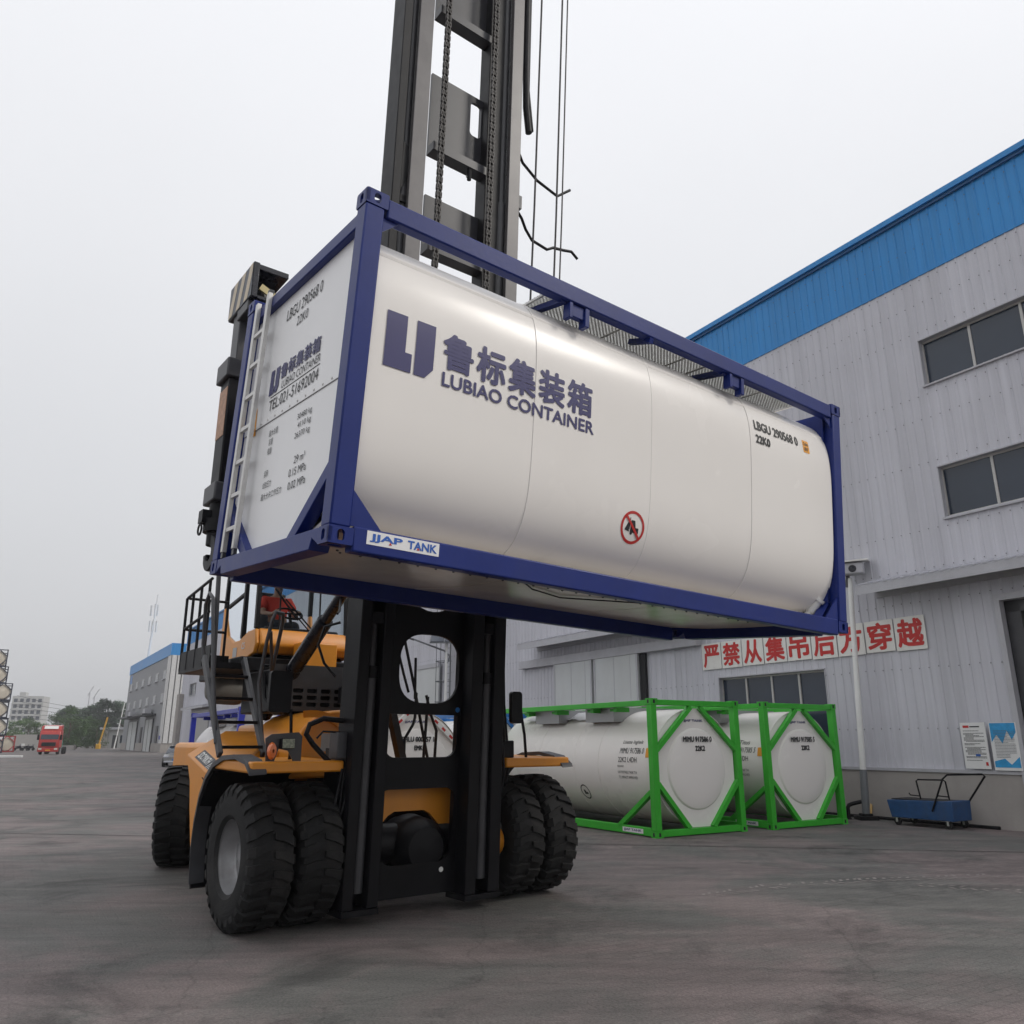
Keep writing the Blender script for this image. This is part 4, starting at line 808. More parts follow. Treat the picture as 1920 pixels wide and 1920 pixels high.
# ------------------------------------------------------------------ standing tank containers
def gtank(name, label, loc, rz, fm, group, idn, full=True, side=None, skinm=white, tape=False):
    t = thing(name, label, 'tank container', loc, rz, group)
    for x,sx in ((0,1),(W,-1)):
        for y,sy in ((0,1),(L,-1)):
            for z,sz in ((0,1),(H,-1)): casting(t, fm, x,y,z,sx,sy,sz, low=True)
            a = (0.006,0.15) if sx>0 else (W-0.15,W-0.006); b = (0.006,0.15) if sy>0 else (L-0.15,L-0.006)
            B('corner_post', fm, t, *a,*b,0.118,H-0.118, bev=0.01)
    for x in (0.012,W-0.112):
        B('top_rail', fm, t, x,x+0.10,0.162,L-0.162,2.45,2.56, bev=0.008); B('bottom_rail', fm, t, x,x+0.10,0.162,L-0.162,0.02,0.17, bev=0.008)
        for y,q in ((0.15,1),(L-0.15,-1)): obj('side_brace', MB().bar((x+0.05,y,0.82),(x+0.05,y+q*1.0,0.14),0.09,0.10,up=(1,0,0)), fm, t)
    for y in (0.012,L-0.112):
        B('end_top_rail', fm, t, 0.178,W-0.178,y,y+0.10,2.46,2.57, bev=0.008); B('end_bottom_rail', fm, t, 0.178,W-0.178,y,y+0.10,0.015,0.135, bev=0.008)
        for a,b in (((1.09,2.44),(0.13,1.60)),((W-1.09,2.44),(W-0.13,1.60)),((0.13,0.98),(0.90,0.13)),((W-0.13,0.98),(W-0.90,0.13))):
            obj('end_brace', MB().bar((a[0],y+0.05,a[1]),(b[0],y+0.05,b[1]),0.09,0.10,up=(0,1,0)), fm, t)
    hx = [(1.09,2.42),(W-1.09,2.42),(W-0.17,1.60),(W-0.17,0.97),(W-0.91,0.14),(0.91,0.14),(0.17,0.97),(0.17,1.60)]
    for y0,y1,q in ((0.10,0.13,-1),(L-0.13,L-0.10,1)):
        e = obj('end_plate', MB().prism(hx, y0, y1, 'y'), skinm, t)
        yo = y0 if q<0 else y1
        dm = obj('dished_end', MB().lathe([(yo-q*0.005,0.79),(yo+q*0.003,0.785),(yo+q*0.03,0.755),(yo+q*0.052,0.68),(yo+q*0.068,0.54),(yo+q*0.078,0.36),(yo+q*0.083,0.15),(yo+q*0.084,0.01)],(1.219,0,1.24),'y',48), skinm, e, smooth=25)
    TR = 1.12
    segs = [0.13,1.9,2.77,4.18,L-0.13]
    for i in range(4): obj('cladding_sheet', MB().lathe([(segs[i],TR-0.01),(segs[i]+0.001,TR+0.002*(i%2)),(segs[i+1]-0.003,TR+0.002*(i%2)),(segs[i+1]-0.002,TR-0.01)],(1.219,0,1.29),'y',64), skinm, t, smooth=30)
    for y,q in ((0.14,1),(L-0.14,-1)): obj('tank_end', MB().lathe([(y,0.01),(y+q*0.001,TR-0.08),(y+q*0.02,TR-0.02),(y+q*0.05,TR-0.004)],(1.219,0,1.29),'y',64), skinm, t, smooth=30)
    for y in segs[1:4]: obj('joint_band', MB().lathe([(y-0.02,TR),(y-0.018,TR+0.007),(y+0.018,TR+0.007),(y+0.02,TR)],(1.219,0,1.29),'y',64), skinm, t, smooth=30)
    if full:
        for a,b,z0 in ((1.55,2.55,2.17),(3.6,4.6,2.17)): obj('spill_box', MB().box(0.30,W-0.30,a,b,z0,2.47), mat('stainless_sheet',(0.36,0.36,0.37),0.35,metal=0.5,vary=0.06), t)
        obj('walkway', MB().box(0.12,0.55,0.3,5.6,2.47,2.50), galv, t)
        for y in (1.2,2.0,3.4,4.6): obj('walkway_bracket', MB().box(0.10,0.45,y,y+0.10,2.36,2.46).box(0.2,0.28,y+0.1,y+0.35,2.38,2.44), fm, t)
        mb = MB(); random.seed(loc[0])
        for k,(y,wd) in enumerate(((2.9,0.9),(4.3,1.1))):
            vs = []; fs = []; nx, ny = 9, 7
            for i in range(nx+1):
                for j in range(ny+1):
                    ang = R(125-80*i/nx); r_ = TR+0.03+random.uniform(-0.015,0.06)
                    vs.append((1.219+r_*math.cos(ang), y+wd*j/ny, 1.29+r_*math.sin(ang)))
            for i in range(nx):
                for j in range(ny): fs.append((i*(ny+1)+j,(i+1)*(ny+1)+j,(i+1)*(ny+1)+j+1,i*(ny+1)+j+1))
            mb.add(vs, fs)
        obj('tarpaulin_cover', mb, mat('pale_tarpaulin',(0.55,0.55,0.56),0.5,vary=0.1), t, smooth=60)
    e1 = lambda u,v: (u, 0.028, v); e2 = lambda u,v: (u,0.090,v)
    text('lettering','JJAP TANK', mat('dark_blue_lettering',(0.02,0.025,0.16),0.5), t, (0.93,1.46,2.14,2.20), e2, bold=0.02)
    btext('lettering', idn[0], inkb, t, (0.815,1.605,1.755,1.865), lambda u,v,w_:(u,0.014-w_,v), 0.006); btext('lettering', idn[1], inkb, t, (1.135,1.405,1.58,1.685), lambda u,v,w_:(u,0.014-w_,v), 0.006)
    def sx_(z): return 1.219-math.sqrt(max(0.0,(TR+0.008)**2-(z-1.29)**2))
    S_ = lambda u,v: (sx_(v), -u, v)
    for body,y0,y1,z0,z1,sh in (side or []): text('lettering', body, inkb, t, (-y0,-y1,z0,z1), S_, bold=0.0, cut=0.05, shear=sh)
    flat('amber_label', [(-0.36,1.46),(-0.22,1.46),(-0.22,1.64),(-0.36,1.64)], orange_st, t, S_, 0.04)
    pm = MB(); plate(pm, ring_loops(-2.55,0.71,0.15,0.128), 0.0, lambda u,v,w_: S_(u,v)); obj('prohibition_ring', pm, inkb, t)
    flat('forklift_symbol', [(-2.60,0.66),(-2.60,0.75),(-2.55,0.75),(-2.53,0.70),(-2.48,0.70),(-2.48,0.66)], inkb, t, S_)
    obj('maker_plate', MB().box(0.008,0.012,0.40,1.02,0.05,0.135), mat('plate_white',(0.8,0.8,0.8),0.4), t); text('maker_lettering','JJAP TANK', mat('dark_blue_lettering',(0.02,0.025,0.16),0.5), t, (-0.98,-0.44,0.065,0.12), lambda u,v:(0.005,-u,v), bold=0.02)
    if tape:
        tm_ = MB()
        for a,b in (((1.09,2.44),(0.13,1.60)),((W-1.09,2.44),(W-0.13,1.60)),((W-0.13,0.98),(W-0.90,0.13))):
            for k in range(5):
                f0, f1 = 0.08+k*0.19, 0.16+k*0.19; p = lambda f: Vector((a[0]+(b[0]-a[0])*f, 0.008, a[1]+(b[1]-a[1])*f))
                tm_.bar(p(f0),p(f1),0.004,0.05,up=(0.6,0,0.8) if a[0]>1.2 else (-0.6,0,0.8))
        obj('reflective_tape', tm_, red, t)['kind']='stuff'
    return t
sd1 = [('Lisette Inghels',1.12,0.49,1.70,1.79,0.25),('MIMU 917586 0',1.17,0.42,1.53,1.64,0.25),('22K2 L4DH',1.20,0.62,1.36,1.46,0.0),('RID/ADR',1.22,1.02,1.26,1.30,0.0),('UN PORTABLE TANK T14',1.22,0.63,1.14,1.19,0.0),('TC IMPACT APPROVED',1.21,0.62,1.04,1.09,0.0)]
sd2 = [('Titus',0.9,0.60,1.70,1.79,0.25),('MIMU 917585 5',1.17,0.42,1.53,1.64,0.25),('22K2 L4DH',1.20,0.62,1.36,1.46,0.0),('UN PORTABLE TANK T14',1.22,0.63,1.14,1.19,0.0),('TC IMPACT APPROVED',1.21,0.62,1.04,1.09,0.0)]
GR = 0.5535
gtank('tank_container','green framed white tank numbered 917586 beside the handler wheels',(2.7366,16.1864,0),0.5512,green,'tank containers standing in the yard',('MIMU 917586 0','22K2'),True,sd1)
gtank('tank_container','green framed white tank numbered 917585 next to the white pole',(5.3972,17.6664,0),0.556,green,'tank containers standing in the yard',('MIMU 917585 5','22K2'),True,sd2)
gtank('tank_container','white framed tank with red tape seen through the lower mast opening',(-3.05,17.2,0),GR,whitep,'tank containers standing in the yard',('THLU 000057 1','EMKC'),False,None,white,True)
gtank('tank_container','light blue framed white tank further back behind the mast',(-1.35,24.2,0),GR,bluef,'tank containers standing in the yard',('THLU 508056 1','22K2'),False,[('THLU 508056 1',1.17,0.42,1.53,1.64,0.25)])
gtank('tank_container','royal blue framed white tank behind the access ladder of the handler',(-6.7,20.2,0),GR,royal,'tank containers standing in the yard',('THLU 500412 3','22K2'),True)
# stacked tank containers at the far left edge (small in the picture)
dnavy = mat('dark_navy_frame',(0.018,0.022,0.045),0.5)
def simple_tank(fm, skinm):
    t = thing('stacked_tank_container','x','tank container'); f = MB()
    for x in (0,W-0.16):
        for y in (0,L-0.16): f.box(x,x+0.16,y,y+0.16,0,H)
        f.box(x,x+0.12,0,L,0,0.16); f.box(x,x+0.12,0,L,H-0.14,H)
    for y in (0,L-0.12):
        f.box(0,W,y,y+0.12,0,0.15); f.box(0,W,y,y+0.12,H-0.14,H)
        for a,b in (((1.09,2.44),(0.13,1.60)),((W-1.09,2.44),(W-0.13,1.60)),((0.13,0.98),(0.90,0.13)),((W-0.13,0.98),(W-0.90,0.13))): f.bar((a[0],y+0.05,a[1]),(b[0],y+0.05,b[1]),0.12,0.12,up=(0,1,0))
    obj('frame', f, fm, t)
    obj('tank', MB().lathe([(0.1,0.01),(0.12,0.6),(0.2,1.0),(0.3,1.08),(L-0.3,1.08),(L-0.2,1.0),(L-0.1,0.01)],(1.219,0,1.29),'y',28), skinm, t, smooth=40)
    return t
cream = mat('cream_tank',(0.62,0.56,0.46),0.5,vary=0.2,vscale=0.8)
pro = simple_tank(dnavy, cream); lv = ['bottom','second','third','fourth','fifth','topmost']
for i in range(6):
    t = pro if i == 0 else copy_tree(pro); off = (0.0,0.2,-0.1,0.0,-1.1,-1.6)[i]
    t.location = (wx(20,127)-3.0+off, 125.5, i*2.6); t.rotation_euler=(0,0,R(31.7))
    t['label'] = lv[i]+' tank of the dark framed stack at the far left edge'; t['group']='stacked tanks at the far left edge'
t = simple_tank(mat('red_frame_paint',(0.36,0.03,0.03),0.5), cream); t.location=(wx(28,138)-2.15,137,0); t.rotation_euler=(0,0,R(31.7)); t['label']='red framed cream tank standing on the ground at the far left'; t['group']='stacked tanks at the far left edge'
# ------------------------------------------------------------------ container handler (local: x to its left, y towards its rear, z up)
hd = thing('container_handler', 'yellow and black container handler truck lifting the navy framed tank', 'forklift', (-0.265,8.74,0), R(37.46))
LEAN = 0.045
def LN(mb): return mb.xf(lambda x,y,z: (x, y-LEAN*z, z))
# --- wheels
def tyre_mesh(Rr, wd, lugs=26):
    mb = MB(); h = wd/2; rw = Rr-0.035
    prof = [(-h*0.82,Rr*0.50),(-h*0.96,Rr*0.56),(-h,Rr*0.72),(-h*0.97,Rr*0.84),(-h*0.86,Rr*0.93),(-h*0.72,rw),(0,rw+0.006),(h*0.72,rw),(h*0.86,Rr*0.93),(h*0.97,Rr*0.84),(h,Rr*0.72),(h*0.96,Rr*0.56),(h*0.82,Rr*0.50)]
    mb.lathe(prof,(0,0,0),'x',56)
    for sd in (-1,1):
        for i in range(lugs):
            a = 2*PI*(i+(0.5 if sd>0 else 0))/lugs; da = 2*PI/lugs
            def P(x, r, t): return (sd*x, math.cos(t)*r, math.sin(t)*r)
            secs = []
            for x, r, sh_, hw in ((h*0.02,Rr,0.0,0.20),(h*0.45,Rr,0.10,0.27),(h*0.80,Rr-0.006,0.30,0.33),(h*1.0,Rr*0.90,0.34,0.30)):
                c = a+sd*0+sh_*da
                secs.append([P(x,r-0.055,c-hw*da),P(x,r,c-hw*0.86*da),P(x,r,c+hw*0.86*da),P(x,r-0.055,c+hw*da)])
            vs = [p for s_ in secs for p in s_]; fs = []
            for k in range(3):
                for j in range(3): fs.append((k*4+j,k*4+j+1,k*4+j+5,k*4+j+4))
            fs += [(0,1,2,3),(12,13,14,15)]
            mb.add(vs, fs)
    me = bpy.data.meshes.new('wheel'); me.from_pydata(mb.v,[],mb.f); finish(me, rub, 32); return me
def rim_mesh(Rr, wd, face):
    mb = MB(); h = wd/2; f = face
    prof = [(f*h*0.80,Rr*0.53),(f*h*0.90,Rr*0.545),(f*h*0.90,Rr*0.515),(f*h*0.80,Rr*0.49),(f*h*0.60,Rr*0.475),(f*h*0.10,Rr*0.46),(f*h*0.02,Rr*0.44),(f*h*0.0,Rr*0.30),(f*h*0.16,Rr*0.27),(f*h*0.18,Rr*0.05),(f*h*0.18,0.005)]
    prof = [(a,r*1.12) for a,r in prof]
    mb.lathe(prof,(0,0,0),'x',40)
    for i in range(10):
        a = 2*PI*i/10; mb.lathe([(f*h*0.0,0.02),(f*h*0.14,0.02),(f*h*0.14,0.002)],(0,math.cos(a)*Rr*0.37,math.sin(a)*Rr*0.37),'x',6)
    me = bpy.data.meshes.new('rim'); me.from_pydata(mb.v,[],mb.f); finish(me, rimm, 35); return me
TRr = 0.685
tm1 = tyre_mesh(TRr,0.46); rmO = rim_mesh(TRr,0.46,-1); rmI = rim_mesh(TRr,0.46,1)
for s in (-1.97,-1.46,1.12,1.63):
    o = link('wheel', tm1, hd); o.location=(s,1.3,TRr); o.rotation_euler=(random.uniform(0,1),0,0); link('rim', rmO if s<0 else rmI, o)
tm2 = tyre_mesh(0.71,0.50)
for s in (-1.30,0.95):
    o = link('wheel', tm2, hd); o.location=(s,6.1,0.71); o.rotation_euler=(0.3,0,R(-24)); link('rim', rmO if s<0 else rmI, o)
# --- chassis and axle
B('chassis', blk, hd, -0.95,0.6,1.75,7.0,0.42,1.35, bev=0.03)
mb = MB(); plate(mb, [[(-0.95,1.34),(0.62,1.34),(0.62,0.72),(0.30,0.74),(0.06,0.98),(-0.02,1.02),(-0.40,1.02),(-0.48,0.98),(-0.76,0.70),(-0.95,0.70)]], 0.06, lambda u,v,w_: (u,1.22+w_,v)); obj('axle_frame', mb, yel, hd, bev=0.01)
obj('front_axle', MB().tube([(-1.2,1.3,0.685),(-0.6,1.3,0.685),(0.3,1.3,0.685),(0.9,1.3,0.685)],[0.17,0.21,0.21,0.17],20).lathe([(-0.32,0.05),(-0.30,0.22),(-0.2,0.31),(0.1,0.34),(0.3,0.3),(0.36,0.1)],(-0.12,1.25,0.64),'y',28,True), blk, hd, smooth=40)
obj('rear_axle', MB().tube([(-1.2,6.1,0.74),(0.9,6.1,0.74)],0.16,14), blk, hd, smooth=40)
for s in (-1.12,0.75):
    obj('mast_pivot', MB().box(s-0.1,s+0.1,0.9,1.3,0.55,0.75).lathe([(-0.12,0.16),(0.12,0.16)],(s,1.0,0.66),'x',18,True), yel, hd, bev=0.01)
obj('grease_fittings', MB().tube([(-1.17,0.86,0.42),(-1.17,0.86,0.58)],0.014,8).tube([(-1.08,0.86,0.42),(-1.08,0.86,0.58)],0.014,8), chrome, hd)
# --- fenders
def fender(sa, sb, out):
    t = hd
    q = -1 if out < 0 else 1
    tp__ = MB().prism([(0.82,1.47),(0.82,1.58),(1.9,1.60),(1.9,1.49)], sa, sb, 'x'); obj('fender', tp__, yel, t, bev=0.02)
    mb = MB(); n = 16
    so_, si_ = (sa,sb)
    a0, a1 = 58, -24
    for w0,w1 in ((so_,si_),):
        vs = []; fs = []
        for i in range(n+1):
            a = R(a0+(a1-a0)*i/n); c, s = math.cos(a), math.sin(a)
            for rr_ in (0.97,0.93):
                for x in (w0,w1): vs.append((x,1.42+rr_*c*1.02,0.66+rr_*s))
        for i in range(n):
            o = i*4; fs += [(o,o+1,o+5,o+4),(o+2,o+6,o+7,o+3),(o,o+4,o+6,o+2),(o+1,o+3,o+7,o+5)]
        fs += [(0,2,3,1),(n*4,n*4+1,n*4+3,n*4+2)]
        mb.add(vs, fs)
    obj('mudguard', mb, blk, t, smooth=40)
fender(-2.2,-1.22,-1); fender(0.88,1.87,1)
def lip(s, q):
    pts = [(s,0.80,1.50),(s,0.95,1.60),(s,1.25,1.645),(s,1.6,1.63),(s,1.9,1.55),(s,2.1,1.42),(s,2.25,1.22),(s,2.34,0.95),(s,2.36,0.70),(s,2.30,0.36)]
    mb = MB(); vs = []; fs = []
    for i,p in enumerate(pts):
        wd = 0.16 if i < 6 else 0.14
        vs += [(p[0]-0.015,p[1],p[2]),(p[0]+wd,p[1],p[2]),(p[0]+wd,p[1]-0.02,p[2]-0.035),(p[0]-0.015,p[1]-0.02,p[2]-0.045)]
        if i:
            o = (i-1)*4
            for j in range(4): fs.append((o+j,o+(j+1)%4,o+4+(j+1)%4,o+4+j))
    fs += [(3,2,1,0),(36,37,38,39)]
    obj('fender_lip', mb.add(vs,fs), dgrey, hd, smooth=50)
lip(-2.21,-1); lip(1.74,1)
# --- side body between the axles (lettered)
SB = -1.98
prof = [(2.3,0.50),(3.02,0.55),(3.12,1.05),(3.25,1.34),(3.82,1.56),(3.86,1.66),(3.10,1.44),(2.45,1.30),(2.3,1.25)]
sb_ = MB()
n = 0
outer = [(2.35,0.52),(3.18,0.58),(3.36,1.0),(3.46,1.30),(3.62,1.50),(3.66,1.62),(2.35,1.30)]
inner = [(2.35,0.52),(3.18,0.58),(3.36,1.0),(3.46,1.30),(3.56,1.58),(3.62,1.90),(3.1,1.80),(2.35,1.66)]
vs = [(SB,)+p for p in outer]+[(-1.55,)+p for p in inner]+[(-0.9,)+p for p in inner]
no, ni = len(outer), len(inner)
fs = [tuple(range(no))]
for i in range(5): fs.append((i,i+1,no+i+1,no+i))
fs += [(5,6,no+7,no+6),(5,no+6,no+5),(no+6,no+7,6)]
fs = [tuple(range(no)),(0,1,no+1,no),(1,2,no+2,no+1),(2,3,no+3,no+2),(3,4,no+4,no+3),(4,5,no+5,no+4),(5,6,no+7,no+6),(5,no+6,no+5),(6,0,no,no+7)]
for i in range(ni): fs.append((no+i,no+(i+1)%ni,no+ni+(i+1)%ni,no+ni+i))
fs.append(tuple(no+ni+i for i in range(ni)))
obj('side_cover', sb_.add(vs,fs), yel, hd, bev=0.015)
# lettering plate on the sloped shoulder
P0, P1, P2 = Vector((SB,3.66,1.62)), Vector((SB,2.35,1.30)), Vector((-1.55,2.35,1.66))
eu = (P1-P0).normalized(); nrm = (P1-P0).cross(P2-P0).normalized()
if nrm.x > 0: nrm = -nrm
ev = nrm.cross(eu); ev = ev if ev.z > 0 else -ev
SH = lambda u,v,d=0.006: tuple(P0+eu*u+ev*v+nrm*d)
flat('name_strip', [(0.24,0.03),(1.30,0.03),(1.30,0.17),(0.24,0.17)], dgrey, hd, lambda u,v: SH(u,v,0.004))
text('name_lettering','SDCY90K7H', whitep, hd, (0.28,0.66,0.05,0.15), lambda u,v: SH(u,v,0.007), bold=0.03)
text('name_lettering','SANY', whitep, hd, (1.0,1.27,0.055,0.145), lambda u,v: SH(u,v,0.007), bold=0.03)
for i in range(4): flat('strip_mark', [(0.70+i*0.045,0.03),(0.715+i*0.045,0.03),(0.755+i*0.045,0.17),(0.74+i*0.045,0.17)], whitep, hd, lambda u,v: SH(u,v,0.007))
flat('strip_mark', [(0.93,0.06),(0.97,0.06),(0.955,0.145),(0.94,0.145)], mat('lilac_mark',(0.5,0.42,0.6),0.5), hd, lambda u,v: SH(u,v,0.008))
lv_ = MB()
for r_ in range(9):
    for c in range(7-(r_>6)*3):
        b0 = 2.95-c*0.075-(0.05 if r_>4 else 0); lv_.box(SB-0.004,SB+0.01,b0-0.05,b0,1.18-r_*0.068,1.212-r_*0.068)
obj('louvres', lv_, dark, hd)['kind']='stuff'
obj('panel_line', MB().bar((SB-0.002,2.98,1.36),(SB-0.002,2.4,1.20),0.006,0.012), dark, hd)
B('counterweight', yel, hd, -1.05,0.7,5.2,7.7,0.65,1.75, bev=0.08)
# --- hood / front cowl
pr_ = [(-1.32,1.36),(-0.30,1.36),(-0.30,2.05),(-0.36,2.11),(-0.75,2.13)]+[(-0.75-0.57*math.sin(R(a)),1.62+0.51*math.cos(R(a))) for a in (10,25,40,55,70,85)]
obj('front_cowl', MB().prism(pr_,1.95,3.4,'y'), yel, hd, bev=0.03)
ar = MB(); vs=[]; fs=[]; n=14
for i in range(n+1):
    a = R(100-95*i/n); 
    for rr_ in (0.62,0.70): vs.append((-1.12+rr_*math.cos(a)*0.95,1.93,1.42+rr_*math.sin(a)))
for i in range(n): fs.append((2*i,2*i+1,2*i+3,2*i+2))
obj('cowl_arch', MB().add(vs+[(x,y-0.03,z) for x,y,z in vs], fs+[tuple(k+len(vs) for k in f) for f in fs]+[(2*i,2*i+2,2*i+2+len(vs),2*i+len(vs)) for i in range(n)]+[(2*i+1,2*i+3,2*i+3+len(vs),2*i+1+len(vs)) for i in range(n)]), yel, hd, smooth=30)
obj('instruction_label', MB().box(-0.98,-0.82,1.944,1.948,1.66,1.86), mat('label_grey',(0.45,0.45,0.45),0.5), hd)
# dark step block above the cowl
sbk = MB(); holes = []
for r_ in range(3):
    for c in range(5): holes.append(rrect(-0.98+c*0.19,-0.84+c*0.19,2.20+r_*0.085,2.255+r_*0.085,0.02,3))
plate(sbk, [rrect(-1.25,0.12,2.14,2.72,0.03,3)]+holes, 0.03, lambda u,v,w_:(u,2.9+w_,v)); obj('step_grille', sbk, dgrey, hd)
B('step_block', blk, hd, -1.25,0.12,2.96,4.0,2.12,2.66, bev=0.02)
B('engine_cover', yel, hd, -0.85,0.55,4.0,5.2,1.36,2.0, bev=0.05)
B('cab_platform', blk, hd, -1.25,0.62,4.18,6.0,2.66,2.92, bev=0.02)
obj('control_box', MB().box(-0.45,-0.02,2.45,2.7,2.22,2.45).box(-0.30,-0.10,2.5,2.65,2.10,2.22), blk, hd, bev=0.02); obj('control_label', MB().box(-0.17,-0.08,2.446,2.449,2.31,2.37), whitep, hd)
obj('air_cleaner', MB().lathe([(-0.22,0.03),(-0.20,0.12),(-0.12,0.19),(0.2,0.2),(0.26,0.19),(0.28,0.05)],(-1.36,4.5,2.46),'x',22,True), mat('dusty_grey',(0.2,0.19,0.17),0.6,vary=0.2), hd, smooth=40)
# --- cab
CF, CR, CL_, CRr = 4.25, 5.75, 0.42, -1.05     # front, rear, left side, right side
cabp = [(CF,2.98),(CF-0.06,3.12),(CF+0.0,3.33),(4.55,3.32),(4.9,3.22),(5.15,3.22),(5.45,3.34),(5.62,3.62),(5.66,3.80),(CR,3.80),(CR,2.92),(4.9,2.86)]
obj('cab_shell', MB().prism(cabp, CRr, CRr+0.06, 'x').prism(cabp, CL_-0.06, CL_, 'x'), yel, hd, bev=0.02)
fp = [(CF,2.98),(CF-0.09,3.10),(CF-0.07,3.22),(CF+0.0,3.34),(CF+0.12,3.34),(CF+0.12,2.98)]
obj('cab_fascia', MB().prism(fp, CRr+0.061, CL_-0.061, 'x'), yel, hd, bev=0.025)
B('front_box', yel, hd, -0.50,0.06,3.86,4.15,2.78,3.14, bev=0.015)
B('cab_floor', blk, hd, CRr+0.02,CL_-0.02,CF+0.14,CR-0.02,2.97,3.03)
B('cab_roof', yel, hd, CRr-0.06,CL_+0.06,CF-0.15,CR+0.05,4.78,4.93, bev=0.04)
pil = [((CRr+0.03,CF+0.04,3.34),(CRr+0.05,CF+0.14,4.78)),((CL_-0.03,CF+0.04,3.34),(CL_-0.05,CF+0.14,4.78)),((CRr+0.03,CR-0.04,3.80),(CRr+0.04,CR-0.06,4.78)),((CL_-0.03,CR-0.04,3.80),(CL_-0.04,CR-0.06,4.78)),((CRr+0.025,4.82,3.24),(CRr+0.04,4.84,4.78))]
for a,b in pil: obj('cab_pillar', MB().bar(a,b,0.06,0.06), blk, hd)
for s in (-0.68,-0.05): obj('glazing_bar', MB().bar((s,CF+0.05,3.34),(s,CF+0.14,4.78),0.02,0.02), blk, hd)
obj('grab_rail', MB().bar((CRr+0.02,4.86,3.92),(CRr+0.02,5.60,3.80),0.03,0.04), blk, hd)
obj('windscreen', MB().add([(CRr+0.06,CF+0.06,3.33),(CL_-0.06,CF+0.06,3.33),(CL_-0.08,CF+0.15,4.78),(CRr+0.08,CF+0.15,4.78)],[(0,1,2,3)]), cabglass, hd)
for s in (CRr+0.03,CL_-0.03): obj('side_window', MB().add([(s,CF+0.08,3.34),(s,4.55,3.32),(s,4.9,3.22),(s,5.15,3.22),(s,5.45,3.34),(s,5.62,3.62),(s,5.68,4.76),(s,CF+0.16,4.76)],[tuple(range(8))]), cabglass, hd)
obj('rear_window', MB().add([(CRr+0.06,CR-0.05,3.8),(CL_-0.06,CR-0.05,3.8),(CL_-0.06,CR-0.06,4.76),(CRr+0.06,CR-0.06,4.76)],[(0,1,2,3)]), cabglass, hd)
text('cab_lettering','CS', whitep, hd, (-4.75,-4.62,3.07,3.17), lambda u,v:(CRr-0.004,-u,v), bold=0.01)
B('dashboard', dgrey, hd, CRr+0.2,CL_-0.1,CF+0.16,CF+0.42,3.05,3.40, bev=0.03)
B('seat', dgrey, hd, -0.62,-0.12,5.0,5.5,3.25,3.42, bev=0.04); obj('seat_back', MB().prism([(5.44,3.40),(5.56,3.40),(5.66,4.1),(5.54,4.1)],-0.62,-0.12,'x'), dgrey, hd, bev=0.03); B('seat_base', blk, hd, -0.55,-0.2,5.02,5.45,3.03,3.25)
B('side_console', dgrey, hd, -0.96,-0.68,4.75,5.5,3.05,3.62, bev=0.03)
stw = MB(); 
stw.tube([(-0.37+0.2*math.cos(R(a)),4.72+0.15*math.sin(R(a)),3.66+0.10*math.sin(R(a))) for a in range(0,361,20)],0.016,6,False)
stw.tube([(-0.37,4.72,3.66),(-0.37,4.60,3.40)],0.025,8); stw.tube([(-0.57,4.72,3.66),(-0.17,4.72,3.66)],0.012,5)
obj('steering_wheel', stw, blk, hd, smooth=50)
obj('wiper', MB().tube([(-0.15,CF+0.0,3.34),(-0.62,CF+0.03,3.80)],0.012,5).tube([(-0.22,CF+0.0,3.34),(-0.66,CF+0.03,3.78)],0.01,5).tube([(-0.42,CF+0.0,3.5),(-0.78,CF+0.05,3.95)],0.016,5), blk, hd)
# --- access platform, rails and ladder
PLx = -1.93
B('access_platform', blk, hd, PLx,-1.27,3.3,4.62,2.66,2.74)
obj('toe_board', MB().box(PLx-0.012,PLx,3.3,4.62,2.66,2.95).box(PLx,-1.27,4.61,4.625,2.66,2.95), blk, hd)
mb = MB(); r_ = 0.02
for z in (3.28,3.72): mb.tube([(PLx,3.55,z+0.12),(PLx,4.58,z),(PLx+0.04,4.62,z),(-1.35,4.62,z)],r_,8)
for b in (3.6,3.95,4.3,4.6): mb.tube([(PLx,b,2.70),(PLx,b,3.1),(PLx,b+0.02,3.72+(4.58-b)*0.11)],r_,8)
for s in (-1.62,-1.35): mb.tube([(s,4.62,2.7),(s,4.62,3.72)],r_,8)
obj('guard_rail', mb, blk, hd, smooth=50)
def ladz(t): return (2.30+0.95*t, 1.62+1.16*t)
for s in (-2.02,-1.52):
    b0,z0 = ladz(0); b1,z1 = ladz(1); obj('ladder_stile', MB().bar((s,b0,z0),(s,b1,z1),0.05,0.10), dgrey, hd, bev=0.01)
for t in (0.06,0.30,0.54,0.78):
    b,z = ladz(t); obj('ladder_step', MB().box(-2.0,-1.54,b-0.07,b+0.07,z,z+0.035), blk, hd)
hp = MB()
hp.tube([(-2.04,2.42,1.75),(-2.05,2.75,2.55),(-2.05,2.95,3.2),(-2.05,3.05,3.5),(-2.05,3.2,3.58),(-2.05,3.32,3.45),(-2.02,3.35,2.95),(-2.0,3.3,2.72)],0.024,8)
hp.tube([(-2.0,2.9,2.5),(-1.98,3.15,3.9),(-1.98,3.25,4.6)],0.03,8)
hp.tube([(-1.50,2.42,1.75),(-1.50,2.70,2.45),(-1.50,2.55,2.95),(-1.49,2.45,3.2),(-1.46,2.43,3.30),(-1.34,2.5,3.30),(-1.30,2.6,3.2),(-1.30,2.85,2.55)],0.024,8)
hp.tube([(-1.49,2.47,3.06),(-1.40,2.62,2.8),(-1.32,2.8,2.6)],0.02,8)
obj('handrail', hp, dgrey, hd, smooth=50)
hp = MB()
